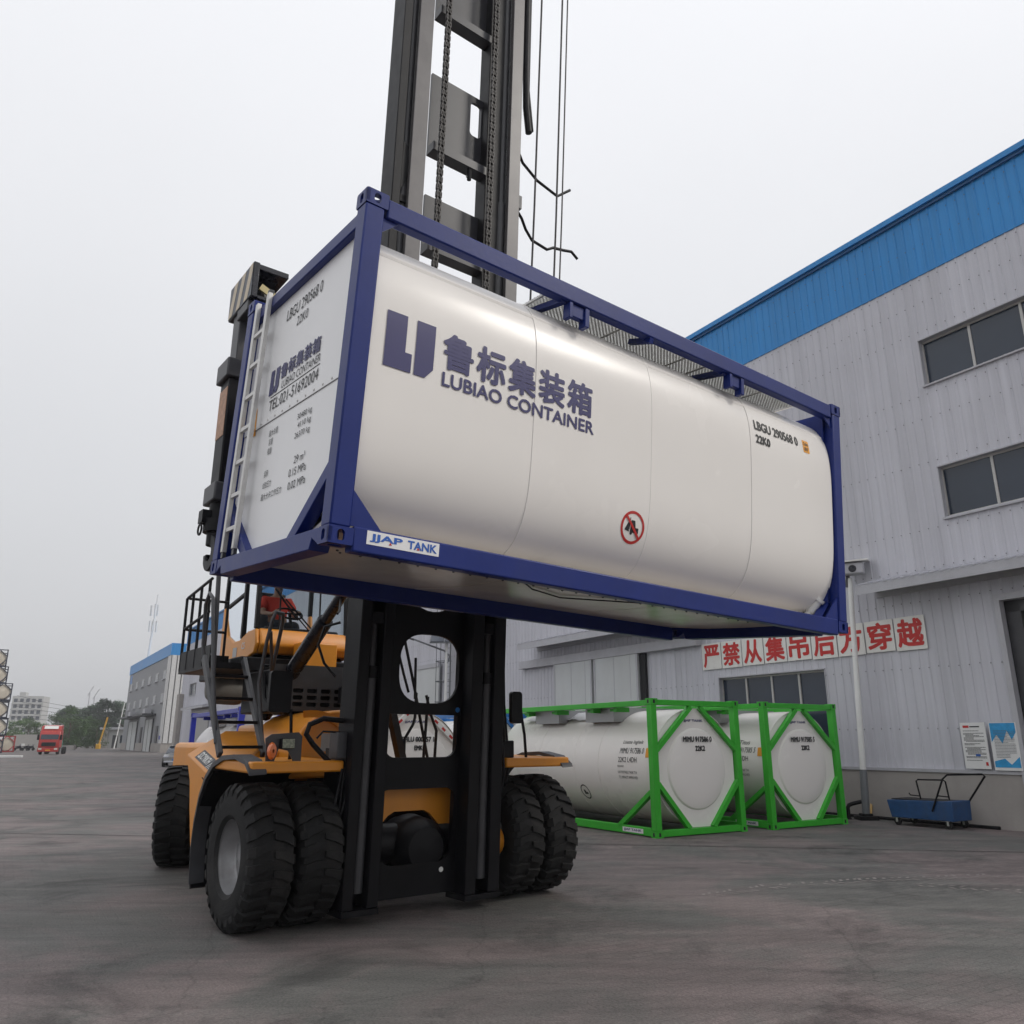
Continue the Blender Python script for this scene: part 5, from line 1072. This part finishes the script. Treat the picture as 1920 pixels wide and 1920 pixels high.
hp.tube([(1.03,3.2,2.45),(1.02,3.2,2.10),(0.99,3.2,2.0),(0.86,3.2,1.80),(0.86,3.2,1.50)],0.022,8).tube([(0.72,3.2,3.5),(1.0,3.2,2.5),(1.26,3.2,1.50)],0.022,8)
hp.tube([(1.0,3.2,2.95),(1.01,3.2,2.36)],0.02,8).tube([(1.23,3.2,2.4),(1.215,3.2,2.1),(1.18,3.2,1.50)],0.022,8).tube([(1.20,3.2,2.42),(1.29,3.2,2.14),(1.39,3.2,1.92),(1.37,3.2,1.50)],0.022,8)
hp.tube([(0.55,3.2,3.5),(0.81,3.2,2.70),(0.9,3.2,2.45)],0.02,8)
obj('left_handrail', hp, blk, hd, smooth=50)
obj('left_frame_strut', MB().bar((0.62,3.2,2.2),(0.84,3.2,1.45),0.14,0.10), blk, hd)
B('left_deck', yel, hd, 0.3,1.8,2.2,4.6,1.44,1.50, bev=0.02)
# --- mast
for a,b,nm in ((-1.21,-0.80,1),(0.25,0.72,-1)):
    r1 = MB()
    if nm > 0: r1.box(a,a+0.13,0.75,1.12,0.16,7.4).box(b-0.13,b,0.75,1.12,0.16,7.4).box(a+0.13,b-0.13,0.98,1.12,0.16,7.4)
    else: r1.box(a,a+0.15,0.75,1.12,0.16,7.4).box(b-0.16,b,0.75,1.12,0.16,7.4).box(a+0.15,b-0.16,0.98,1.12,0.16,7.4)
    obj('outer_mast_rail', LN(r1), blk, hd, bev=0.012)
    r2 = MB()
    if nm > 0: r2.box(a,a+0.12,0.78,1.10,7.42,14.5).box(a+0.12,b-0.2,1.0,1.10,7.42,14.5)
    else: r2.box(a-0.03,a+0.24,0.86,1.10,7.42,14.5)
    obj('inner_mast_rail', LN(r2), blk, hd, bev=0.01)
    fl = MB().box(b-0.2,b+0.01,0.74,0.80,3.4,14.5) if nm>0 else MB().box(b-0.19,b,0.74,0.80,3.4,14.5)
    obj('mast_flange', LN(fl), mastg, hd, bev=0.006)
    web = MB().box(b-0.12,b-0.07,0.80,1.1,7.42,14.5); obj('mast_web', LN(web), blkg, hd)
    cs = a+0.205 if nm>0 else a+0.27
    obj('lift_cylinder', LN(MB().tube([(cs,0.87,0.3),(cs,0.87,2.5)],0.07,16)), dgrey, hd, smooth=40)
    obj('cylinder_rod', LN(MB().tube([(cs,0.87,2.5),(cs,0.87,3.1)],0.05,16)), dgrey, hd, smooth=40)
    obj('cylinder_head', LN(MB().box(cs-0.09,cs+0.09,0.78,0.96,3.0,3.12)), blk, hd); obj('cylinder_collar', LN(MB().lathe([(2.42,0.085),(2.55,0.085)],(cs,0.87,0),'z',16,True)), blk, hd)
    obj('upper_cylinder', LN(MB().tube([(cs-0.01,0.9,7.0),(cs-0.01,0.9,8.9)],0.075,16).tube([(cs-0.01,0.9,8.9),(cs-0.01,0.9,14.5)],0.06,16)), dgrey, hd, smooth=40)
    obj('mast_foot', LN(MB().box(a,b,0.74,1.12,0.10,0.158)), blk, hd)
obj('chain_anchor', LN(MB().prism([(-1.09,8.35),(-1.0,8.55),(-1.0,9.0),(-1.08,9.05)],0.8,0.95,'y').box(-1.08,-0.9,0.8,0.9,8.2,8.3)), blk, hd)
sq = [(-0.20+0.40*math.copysign(abs(math.cos(t))**(2/2.9),math.cos(t)), 2.57+0.385*math.copysign(abs(math.sin(t))**(2/2.9),math.sin(t))) for t in [2*PI*i/40 for i in range(40)]]
top_arc = [(-0.55,3.60)]+[(-0.20+0.40*math.cos(t),3.58+0.42*math.sin(t)) for t in [PI+PI*i/16 for i in range(1,16)]]+[(0.15,3.60)]
top_arc = [(-0.20+0.40*math.cos(t),3.62+0.40*math.sin(t)) for t in [2*PI*i/32 for i in range(32)]]
mp_ = MB(); plate(mp_, [[(-0.80,0.18),(0.26,0.18),(0.26,4.4),(-0.80,4.4)], sq, top_arc, rrect(-0.72,0.20,1.60,2.06,(0.02,0.02,0.13,0.13)), rrect(-0.74,0.20,0.50,1.27,(0.10,0.10,0.20,0.20))], 0.04, lambda u,v,w_: (u,0.98+w_,v))
obj('mast_cross_plate', LN(mp_), blk, hd)
pd = obj('round_badge', LN(MB().lathe([(0.945,0.028),(0.94,0.026)],(0.06,0,0.42),'y',14,True)), whitep, hd); obj('blue_badge', LN(MB().lathe([(0.945,0.03),(0.94,0.028)],(0.19,0,2.12),'y',14,True)), bluef, hd)
def upplate(z0, z1, hole=None):
    p_ = MB(); lp = [[(-0.62,z0),(0.30,z0),(0.30,z1),(-0.62,z1)]]+([hole] if hole else []); plate(p_, lp, 0.04, lambda u,v,w_: (u,1.02+w_,v))
    p_.box(-0.62,0.30,0.86,1.0,z0-0.001,z0+0.12); o = obj('mast_cross_plate', LN(p_), mat('mast_plate_paint',(0.026,0.027,0.034),0.34,vary=0.25,vscale=3,dirt=0.4,dirtc=(0.06,0.055,0.055)), hd); return o
upplate(7.75,8.62); upplate(9.22,10.5,rrect(0.02,0.2,9.86,10.4,0.06)); upplate(11.4,12.6)
obj('roller_bolt', LN(MB().tube([(-0.02,0.9,9.05),(-0.02,0.9,9.24)],0.03,8).bar((-0.07,0.9,9.08),(0.0,0.9,9.05),0.01,0.01)), blk, hd)
for cs in (-0.555,0.235):
    ch_ = MB(); z = 5.6; i = 0
    while z < 14.4:
        wv = 0.026 if i%2 else 0.034
        for k in ((-1,1) if i%2 else (-1.0,-0.35,0.35,1)): ch_.box(cs+k*wv-0.005,cs+k*wv+0.005,0.745,0.79,z,z+0.075)
        ch_.box(cs-0.042,cs+0.042,0.76,0.778,z+0.012,z+0.028); z += 0.055; i += 1
    obj('lift_chain', LN(ch_), mat('oiled_chain',(0.035,0.03,0.028),0.5,vary=0.3,vscale=20), hd)
hs = MB()
for s,b in ((1.36,0.80),(1.385,0.84),(1.46,0.80),(1.0,0.85),(1.03,0.9)): hs.tube([(s,b,5.6),(s,b-0.1,9.0),(s,b-0.2,14.5)],0.011,6)
obj('hydraulic_hoses', LN(hs), mat('hose_black',(0.02,0.016,0.02),0.5), hd, smooth=60)
obj('hose_guide', MB().tube([(0.70,0.40,9.95),(0.95,0.55,9.85),(1.3,0.65,9.78),(1.72,0.68,9.72),(1.98,0.68,9.95)],0.022,8), blk, hd, smooth=50)
obj('hose_guide', MB().tube([(0.70,0.44,8.95),(0.95,0.58,8.93),(1.08,0.65,8.84),(1.2,0.66,8.72),(1.5,0.68,8.70),(1.62,0.68,8.78),(1.82,0.68,8.82),(2.0,0.70,8.88),(2.12,0.70,8.80)],0.022,8), blk, hd, smooth=50)
obj('mast_side_pipe', LN(MB().tube([(0.79,0.92,6.0),(0.79,0.92,9.2)],0.045,12).box(0.73,0.84,0.84,1.0,8.95,9.15)), dgrey, hd, smooth=40)
obj('hose_bundle', LN(MB().tube([(0.80,0.8,14.4),(0.82,0.8,11.2),(0.84,0.8,10.6),(0.90,0.8,10.2)],0.05,8).tube([(0.86,0.8,14.4),(0.86,0.8,10.9),(0.95,0.8,10.25)],0.03,8)), blk, hd, smooth=50)
for s in (-1.0,):
    obj('tilt_cylinder', MB().tube([(s,3.75,2.12),(s,2.0,3.18)],0.10,14).tube([(s,2.0,3.18),(s,1.15,3.70)],0.07,14), blkg, hd, smooth=40)
obj('tilt_cylinder_pipe', MB().tube([(-1.0,3.2,2.55),(-1.0,2.0,3.28)],0.012,6), chrome, hd)
for k,(s,b) in enumerate(((0.80,0.86),(0.86,0.9),(0.92,0.95))): obj('hydraulic_hoses', MB().tube([(s,b,3.2),(s+0.02,b,2.2),(s+0.05+0.03*k,b+0.02,1.5),(s+0.04,b+0.1,0.95),(s-0.06,b+0.3,0.75),(s-0.2,b+0.6,0.8)],0.016,6), blk, hd, smooth=60)
for k in range(5): obj('supply_pipe', MB().tube([(-1.20,3.36+0.06*k,2.74),(-0.6,3.38+0.06*k,2.72+0.01*k),(0.05,3.4+0.06*k,2.75),(0.4,3.9+0.03*k,2.78)],0.014,6), dgrey if k%2 else blk, hd, smooth=60)
obj('cable_conduit', MB().tube([(-1.25,3.2,2.62),(-1.3,3.0,2.3),(-1.28,2.7,2.12)],0.02,6).tube([(-1.22,3.2,2.62),(-1.22,2.9,2.35),(-1.2,2.6,2.14)],0.014,6), blk, hd, smooth=60)
obj('load_chart_label', MB().box(CRr-0.004,CRr-0.001,4.95,5.12,2.98,3.12), mat('label_grey',(0.45,0.45,0.45),0.5), hd)
# --- left-of-mast hoses, lamp brackets, mirrors
hz = MB().tube([(-1.22,0.9,1.98),(-1.42,0.95,2.0),(-1.55,1.0,1.94),(-1.58,1.0,1.84),(-1.50,1.0,1.74),(-1.28,0.95,1.52),(-1.22,0.9,1.45)],0.028,8)
hz.tube([(-1.22,0.86,1.86),(-1.44,0.9,1.87),(-1.50,0.92,1.80)],0.012,6).tube([(-1.24,0.82,1.5),(-1.30,0.8,1.2),(-1.36,0.8,0.95),(-1.30,0.8,0.85),(-1.2,0.8,1.2)],0.016,6).tube([(-1.22,0.82,1.5),(-1.26,0.8,1.1),(-1.22,0.8,0.9)],0.016,6)
obj('hydraulic_hoses', hz, blk, hd, smooth=60)
obj('valve_block', MB().box(-1.32,-1.21,0.8,1.0,1.60,1.86), dgrey, hd, bev=0.01)
B('mast_side_plate', blk, hd, -1.215,-1.20,0.8,1.3,0.9,1.7)
hz2 = MB().tube([(-0.95,1.7,3.5),(-1.15,1.3,3.2),(-1.22,1.2,3.15)],0.014,6).tube([(-1.2,1.15,3.05),(-1.34,1.25,3.0),(-1.38,1.3,2.8),(-1.32,1.25,2.6),(-1.22,1.15,2.45)],0.016,6)
obj('hydraulic_hoses', hz2, blk, hd, smooth=60)
lb = MB(); plate(lb, [[(-2.02,1.58),(-2.04,1.80),(-1.98,1.84),(-1.70,1.86),(-1.66,1.82),(-1.66,1.58),(-1.74,1.58),(-1.80,1.68),(-1.90,1.70),(-1.94,1.58)]],0.02,lambda u,v,w_:(u,0.92+w_,v)); obj('lamp_bracket', lb, dgrey, hd)
obj('lamp_box', MB().box(-1.90,-1.76,0.84,0.91,1.70,1.80), blk, hd, bev=0.01); obj('lamp_lens', MB().box(-1.892,-1.768,0.834,0.84,1.706,1.794), mat('lamp_lens',(0.25,0.27,0.2),0.15,vary=0.5,vscale=40), hd)
obj('marker_lamp', MB().lathe([(-0.045,0.01),(-0.04,0.035),(0,0.045),(0.04,0.035),(0.045,0.01)],(-1.99,0.86,1.68),'y',12).xf(lambda x,y,z:(x,y,1.68+(z-1.68)*1.9)), amber, hd, smooth=60)
def mirror(s, b, z0, z1, wd):
    c = MB(); plate(c, [rrect(s-wd/2,s+wd/2,z0,z1,0.04)],0.06,lambda u,v,w_:(u,b+w_,v)); obj('mirror', c, blk, hd, bev=0.012)
mirror(-1.80,1.25,2.06,2.49,0.24); mirror(1.08,0.9,1.98,2.36,0.16)
obj('mirror_arm', MB().tube([(-1.66,1.25,2.1),(-1.62,1.28,1.7),(-1.62,1.3,1.58)],0.018,8).tube([(-1.80,1.28,2.4),(-1.66,1.4,2.3)],0.015,6).tube([(1.17,0.92,2.2),(1.19,0.92,2.05),(1.24,0.93,1.85),(1.28,0.95,1.56)],0.018,8), blk, hd, smooth=50)
obj('work_lamp', MB().box(0.86,1.06,0.9,1.05,1.58,1.78).box(0.80,0.86,0.92,1.0,1.62,1.9), blk, hd, bev=0.015)
obj('work_lamp_hose', MB().tube([(0.80,0.86,1.9),(0.84,0.84,1.7),(0.86,0.84,1.4),(0.82,0.84,1.2)],0.014,6), blk, hd, smooth=50)
# --- spreader (carries the tank from its truck side)
B('carriage', blk, hd, -0.95,0.55,0.30,0.60,4.0,5.2, bev=0.02)
B('spreader_beam', blk, hd, -2.85,2.85,0.16,0.52,4.75,5.2, bev=0.02)
for sg in (-1,1):
    sh_ = lambda s: (s if sg < 0 else -s)
    def bx2(a,b_,*r): return (min(sh_(a),sh_(b_)),max(sh_(a),sh_(b_)))+r
    B('spreader_arm', blk, hd, *bx2(-2.99,-2.78,0.12,0.38,4.0,5.35), bev=0.015)
    B('arm_inner_tube', dgrey, hd, *bx2(-2.94,-2.78,0.16,0.36,5.35,5.89), bev=0.01)
    B('arm_collar', dgrey, hd, *bx2(-3.03,-2.76,0.09,0.42,5.14,5.34), bev=0.015)
    B('arm_collar', dgrey, hd, *bx2(-3.03,-2.76,0.09,0.42,3.90,4.08), bev=0.015)
    obj('arm_cylinder', MB().tube([(sh_(-2.92),0.24,3.5),(sh_(-2.92),0.24,3.9)],0.09,14).lathe([(3.62,0.13),(3.74,0.13)],(sh_(-2.92),0.24,0),'z',14,True), blk, hd, smooth=40)
    hk = MB(); lp = arc(0.20,3.42,0.17,90,330,14)+[(0.36,3.42),(0.27,3.42)]+arc(0.22,3.42,0.075,330,90,12)
    hk.prism([(u,v) for u,v in lp], sh_(-2.99), sh_(-2.86), 'x'); obj('lifting_hook', hk, blk, hd, bev=0.01)
    obj('twistlock_housing', MB().box(*bx2(-2.94,-2.60,-0.16,0.46,6.21,6.27)).box(*bx2(-2.96,-2.90,-0.18,0.48,5.89,6.27)).box(*bx2(-2.90,-2.60,0.16,0.46,5.89,6.21)).box(*bx2(-2.90,-2.62,-0.16,0.16,5.89,5.93)), blkg, hd, bev=0.008)
    obj('twistlock_guide', MB().box(*bx2(-2.96,-2.68,-0.1,0.2,5.78,5.89)).tube([(sh_(-2.8),-0.02,5.89),(sh_(-2.8),-0.02,6.05)],0.05,10), dgrey, hd, bev=0.01)
    obj('twistlock_flag', MB().bar((sh_(-2.86),-0.12,6.05),(sh_(-2.72),-0.12,5.99),0.02,0.07), mat('pale_yellow_metal',(0.5,0.42,0.2),0.5), hd)
hzst = mat('hazard_cream',(0.66,0.56,0.42),0.5,vary=0.12,vscale=12)
flat('hazard_field', [(-0.175,5.90),(0.475,5.90),(0.475,6.26),(-0.175,6.26)], mat('hazard_slate',(0.13,0.14,0.16),0.5,vary=0.15), hd, lambda u,v:(-2.9635,u,v))
for b0 in (0.47,0.25,0.03):
    pts = [(b0,5.905),(b0-0.11,5.905),(b0-0.23,6.255),(b0-0.12,6.255)]
    if b0-0.23 < -0.17: pts = [(b0,5.905),(b0-0.11,5.905),(-0.17,6.16),(-0.17,6.255),(b0-0.12,6.255)]
    flat('hazard_stripe', pts, hzst, hd, lambda u,v:(-2.966,u,v))
B('hazard_label', mat('worn_orange_label',(0.50,0.30,0.20),0.6,vary=0.3,vscale=20), hd, -2.995,-2.99,0.14,0.36,4.55,5.05)
obj('arm_valve', MB().box(-3.08,-2.99,0.2,0.32,3.70,3.82).tube([(-3.07,0.27+0.05*math.cos(R(a)),3.64+0.05*math.sin(R(a))) for a in range(0,361,30)],0.01,5,False), blk, hd)

# ------------------------------------------------------------------ driver
def person_mesh(name, pts, edges, rad, m, parent, root=0, sub=1):
    me = bpy.data.meshes.new(name); me.from_pydata(pts, edges, []); o = link(name, me, parent)
    sk = o.modifiers.new('skin','SKIN'); sk.use_smooth_shade = True
    for i, r_ in enumerate(rad): me.skin_vertices[0].data[i].radius = (r_ if isinstance(r_,tuple) else (r_,r_))
    me.skin_vertices[0].data[root].use_root = True
    ss = o.modifiers.new('subdivision','SUBSURF'); ss.levels = sub; ss.render_levels = sub
    me.materials.append(m); return o
def skinned(name, pts, edges, rad, m, parent):
    return person_mesh(name, pts, edges, rad, m, parent, 0, 2)
dx, dy = -0.37, 5.28
drv = thing('person','driver in a red short-sleeved shirt seated at the steering wheel in the cab','person',(0,0,0)); drv.location = hd.location; drv.rotation_euler = hd.rotation_euler
def seated():
    P = [(dx,dy,3.50),(dx,dy-0.02,3.68),(dx,dy,3.88),(dx,dy-0.01,4.00),(dx,dy-0.03,4.10),(dx,dy-0.05,4.20),(dx,dy-0.05,4.29)]
    Rr = [(0.16,0.12),(0.145,0.105),(0.17,0.11),(0.055,0.055),(0.07,0.08),(0.078,0.095),(0.05,0.06)]
    E = [(0,1),(1,2),(2,3),(3,4),(4,5),(5,6)]
    for q in (-1,1):
        b = len(P)
        P += [(dx+q*0.19,dy,3.93),(dx+q*0.26,dy-0.10,3.70),(dx+q*0.19,dy-0.36,3.66),(dx+q*0.17,dy-0.46,3.70)]; Rr += [0.06,0.045,0.034,0.028]; E += [(2,b),(b,b+1),(b+1,b+2),(b+2,b+3)]
        for f in range(4):
            k = len(P); P += [(dx+q*0.17+(f-1.5)*0.018,dy-0.50,3.715),(dx+q*0.16+(f-1.5)*0.018,dy-0.54,3.69)]; Rr += [0.009,0.008]; E += [(b+3,k),(k,k+1)]
        k = len(P); P += [(dx+q*0.135,dy-0.47,3.70),(dx+q*0.125,dy-0.51,3.69)]; Rr += [0.010,0.009]; E += [(b+3,k),(k,k+1)]
        b = len(P); P += [(dx+q*0.10,dy-0.10,3.48),(dx+q*0.14,dy-0.46,3.50),(dx+q*0.13,dy-0.56,3.12),(dx+q*0.13,dy-0.68,3.07)]; Rr += [0.085,0.065,0.045,0.04]; E += [(0,b),(b,b+1),(b+1,b+2),(b+2,b+3)]
    return P,E,Rr
P_,E_,R_ = seated()
skinned('body', P_, E_, R_, skin, drv)
shp = [(dx,dy,3.50),(dx,dy-0.02,3.68),(dx,dy,3.86),(dx,dy,3.95)]; shr = [(0.18,0.14),(0.17,0.13),(0.20,0.135),(0.09,0.08)]; she = [(0,1),(1,2),(2,3)]
for q in (-1,1):
    b = len(shp); shp += [(dx+q*0.2,dy,3.93),(dx+q*0.255,dy-0.08,3.76)]; shr += [0.085,0.075]; she += [(2,b),(b,b+1)]
skinned('shirt', shp, she, shr, vest, drv)
tp2 = [(dx,dy,3.48)]; tr2 = [(0.17,0.13)]; te2 = []
for q in (-1,1):
    b = len(tp2); tp2 += [(dx+q*0.10,dy-0.10,3.48),(dx+q*0.14,dy-0.47,3.50),(dx+q*0.13,dy-0.56,3.16)]; tr2 += [0.10,0.08,0.06]; te2 += [(0,b),(b,b+1),(b+1,b+2)]
skinned('trousers', tp2, te2, tr2, trou, drv)
obj('hair', MB().lathe([(4.21,0.098),(4.25,0.10),(4.31,0.08),(4.345,0.03),(4.35,0.002)],(dx,dy-0.03,0),'z',14), hairm, drv, smooth=60)
obj('face', MB().box(dx-0.014,dx+0.014,dy-0.165,dy-0.13,4.15,4.20).box(dx-0.045,dx-0.02,dy-0.146,dy-0.135,4.20,4.212).box(dx+0.02,dx+0.045,dy-0.146,dy-0.135,4.20,4.212).box(dx-0.03,dx+0.03,dy-0.143,dy-0.132,4.108,4.118), mat('face_features',(0.25,0.12,0.08),0.6), drv, bev=0.004)
# ------------------------------------------------------------------ grey car behind the handler
car = thing('parked_car','grey saloon car parked in front of the far workshop','car',(-24.6,61.5,0),R(108))
def loftcar(secs):
    vs=[]; fs=[]; n=len(secs[0][1])
    for x,pr in secs: vs += [(x,y,z) for y,z in pr]
    for i in range(len(secs)-1):
        for k in range(n-1): fs.append((i*n+k,i*n+k+1,(i+1)*n+k+1,(i+1)*n+k))
    fs += [tuple(range(n)), tuple((len(secs)-1)*n+k for k in range(n))]
    return MB().add(vs,fs)
def bsec(x,w_,zb,zs,zt): return (x,[(-w_*0.95,zb),(-w_,zb+0.15),(-w_,zs-0.08),(-w_*0.93,zs),(-w_*0.5,zt),(w_*0.5,zt),(w_*0.93,zs),(w_,zs-0.08),(w_,zb+0.15),(w_*0.95,zb)])
obj('body', loftcar([bsec(-2.3,0.74,0.34,0.62,0.66),bsec(-2.2,0.84,0.26,0.74,0.80),bsec(-1.2,0.90,0.2,0.88,0.95),bsec(0,0.90,0.2,0.90,0.96),bsec(1.2,0.90,0.2,0.90,0.98),bsec(2.1,0.85,0.26,0.88,0.98),bsec(2.3,0.76,0.36,0.76,0.84)]), carm, car, smooth=35)
def csec(x,w_,z): return (x,[(-0.84,0.88),(-w_,z-0.06),(-w_*0.8,z),(w_*0.8,z),(w_,z-0.06),(0.84,0.88)])
obj('glasshouse', loftcar([csec(-1.25,0.80,0.93),csec(-0.45,0.64,1.42),csec(0.7,0.62,1.43),csec(1.75,0.78,0.95)]), wing, car, smooth=30)
obj('roof', loftcar([(-0.5,[(-0.62,1.40),(-0.5,1.445),(0.5,1.445),(0.62,1.40)]),(0.1,[(-0.64,1.42),(-0.5,1.47),(0.5,1.47),(0.64,1.42)]),(0.75,[(-0.6,1.41),(-0.5,1.455),(0.5,1.455),(0.6,1.41)])]), carm, car, smooth=40)
cwm = None
for x in (-1.4,1.35):
    for y in (-0.82,0.82):
        o = obj('wheel', MB().lathe([(-0.1,0.2),(-0.1,0.29),(-0.07,0.32),(0.07,0.32),(0.1,0.29),(0.1,0.2)],(x,y,0.32),'y',20,True), rub, car, smooth=40); obj('rim', MB().lathe([(-0.108,0.19),(-0.09,0.02),(0.09,0.02),(0.108,0.19)],(x,y,0.32),'y',16), rimm, o)
for y in (-0.62,0.62): obj('headlight', MB().box(-2.31,-2.18,y-0.18,y+0.18,0.62,0.74), chrome, car, bev=0.02); obj('tail_light', MB().box(2.22,2.32,y-0.16,y+0.16,0.72,0.85), red, car, bev=0.02)
obj('bumper', MB().box(-2.36,-2.2,-0.75,0.75,0.28,0.42).box(2.22,2.36,-0.75,0.75,0.3,0.46), chrome, car, bev=0.03); obj('number_plate', MB().box(-2.37,-2.36,-0.22,0.22,0.44,0.56), bluef, car)
# ------------------------------------------------------------------ red lorry
lo = thing('red_lorry','red cab-over lorry with white roof deflector facing the yard','lorry',(wx(95,114),114,0),R(20))
cb = MB().prism([(-1.1,0.9),(-1.16,1.9),(-0.95,3.0),(-0.8,3.15),(1.2,3.15),(1.2,0.9)],-1.25,1.25,'x'); obj('cab', cb, redm, lo, bev=0.06)
obj('roof_deflector', MB().prism([(-0.8,3.15),(-0.45,3.75),(1.1,3.9),(1.1,3.15)],-1.2,1.2,'x'), redm, lo, bev=0.05); obj('deflector_panel', MB().prism([(-0.80,3.36),(-0.56,3.74),(-0.55,3.74),(-0.79,3.36)],-0.85,0.85,'x'), whitep, lo)
obj('windscreen', MB().prism([(-1.17,1.98),(-0.97,2.85),(-0.96,2.85),(-1.16,1.98)],-1.08,1.08,'x'), wing, lo); obj('grille', MB().box(-0.85,0.85,-1.2,-1.12,1.1,1.6), dgrey, lo)
gs = MB()
for i in range(4): gs.box(-0.85,0.85,-1.23,-1.2,1.14+i*0.12,1.2+i*0.12)
obj('grille_bars', gs, blk, lo); obj('bumper', MB().box(-1.26,1.26,-1.3,-0.9,0.35,0.88), redm, lo, bev=0.05); obj('number_plate', MB().box(-0.3,0.3,-1.32,-1.3,0.5,0.64), yelpole, lo)
for x in (-0.95,0.95): obj('headlight', MB().box(x-0.2,x+0.2,-1.33,-1.2,0.62,0.85), mat('lorry_lamp',(0.6,0.6,0.55),0.2), lo); obj('mirror', MB().box(x*1.45-0.12,x*1.45+0.12,-1.2,-1.0,1.9,2.6), blk, lo, bev=0.03)
for x in (-0.55,-0.18,0.18,0.55): obj('roof_lamp', MB().box(x-0.06,x+0.06,-0.92,-0.82,3.02,3.1), amber, lo)
obj('chassis', MB().box(-0.5,0.5,1.2,6.2,0.7,1.0), dgrey, lo); obj('sleeper_box', MB().box(-1.2,1.2,1.25,2.2,0.9,1.9), mat('faded_green',(0.05,0.22,0.16),0.6), lo)
for y in (0.0,4.2,5.5):
    for x in (-1.05,1.05): obj('wheel', MB().lathe([(-0.16,0.25),(-0.16,0.46),(-0.1,0.5),(0.1,0.5),(0.16,0.46),(0.16,0.25)],(x,y,0.5),'x',18,True), rub, lo, smooth=40)
# ------------------------------------------------------------------ haze
hm = bpy.data.materials.new('haze'); hm.use_nodes = True; t = hm.node_tree; t.nodes.remove(t.nodes['Principled BSDF'])
pv = t.nodes.new('ShaderNodeVolumePrincipled'); pv.inputs['Color'].default_value = (0.93,0.94,0.96,1); pv.inputs['Density'].default_value = 0.0006; pv.inputs['Anisotropy'].default_value = 0.2
t.links.new(pv.outputs[0], t.nodes['Material Output'].inputs['Volume'])
hz_ = obj('haze', MB().box(-950,950,-150,1550,-1.3,60), hm); hz_['kind']='stuff'
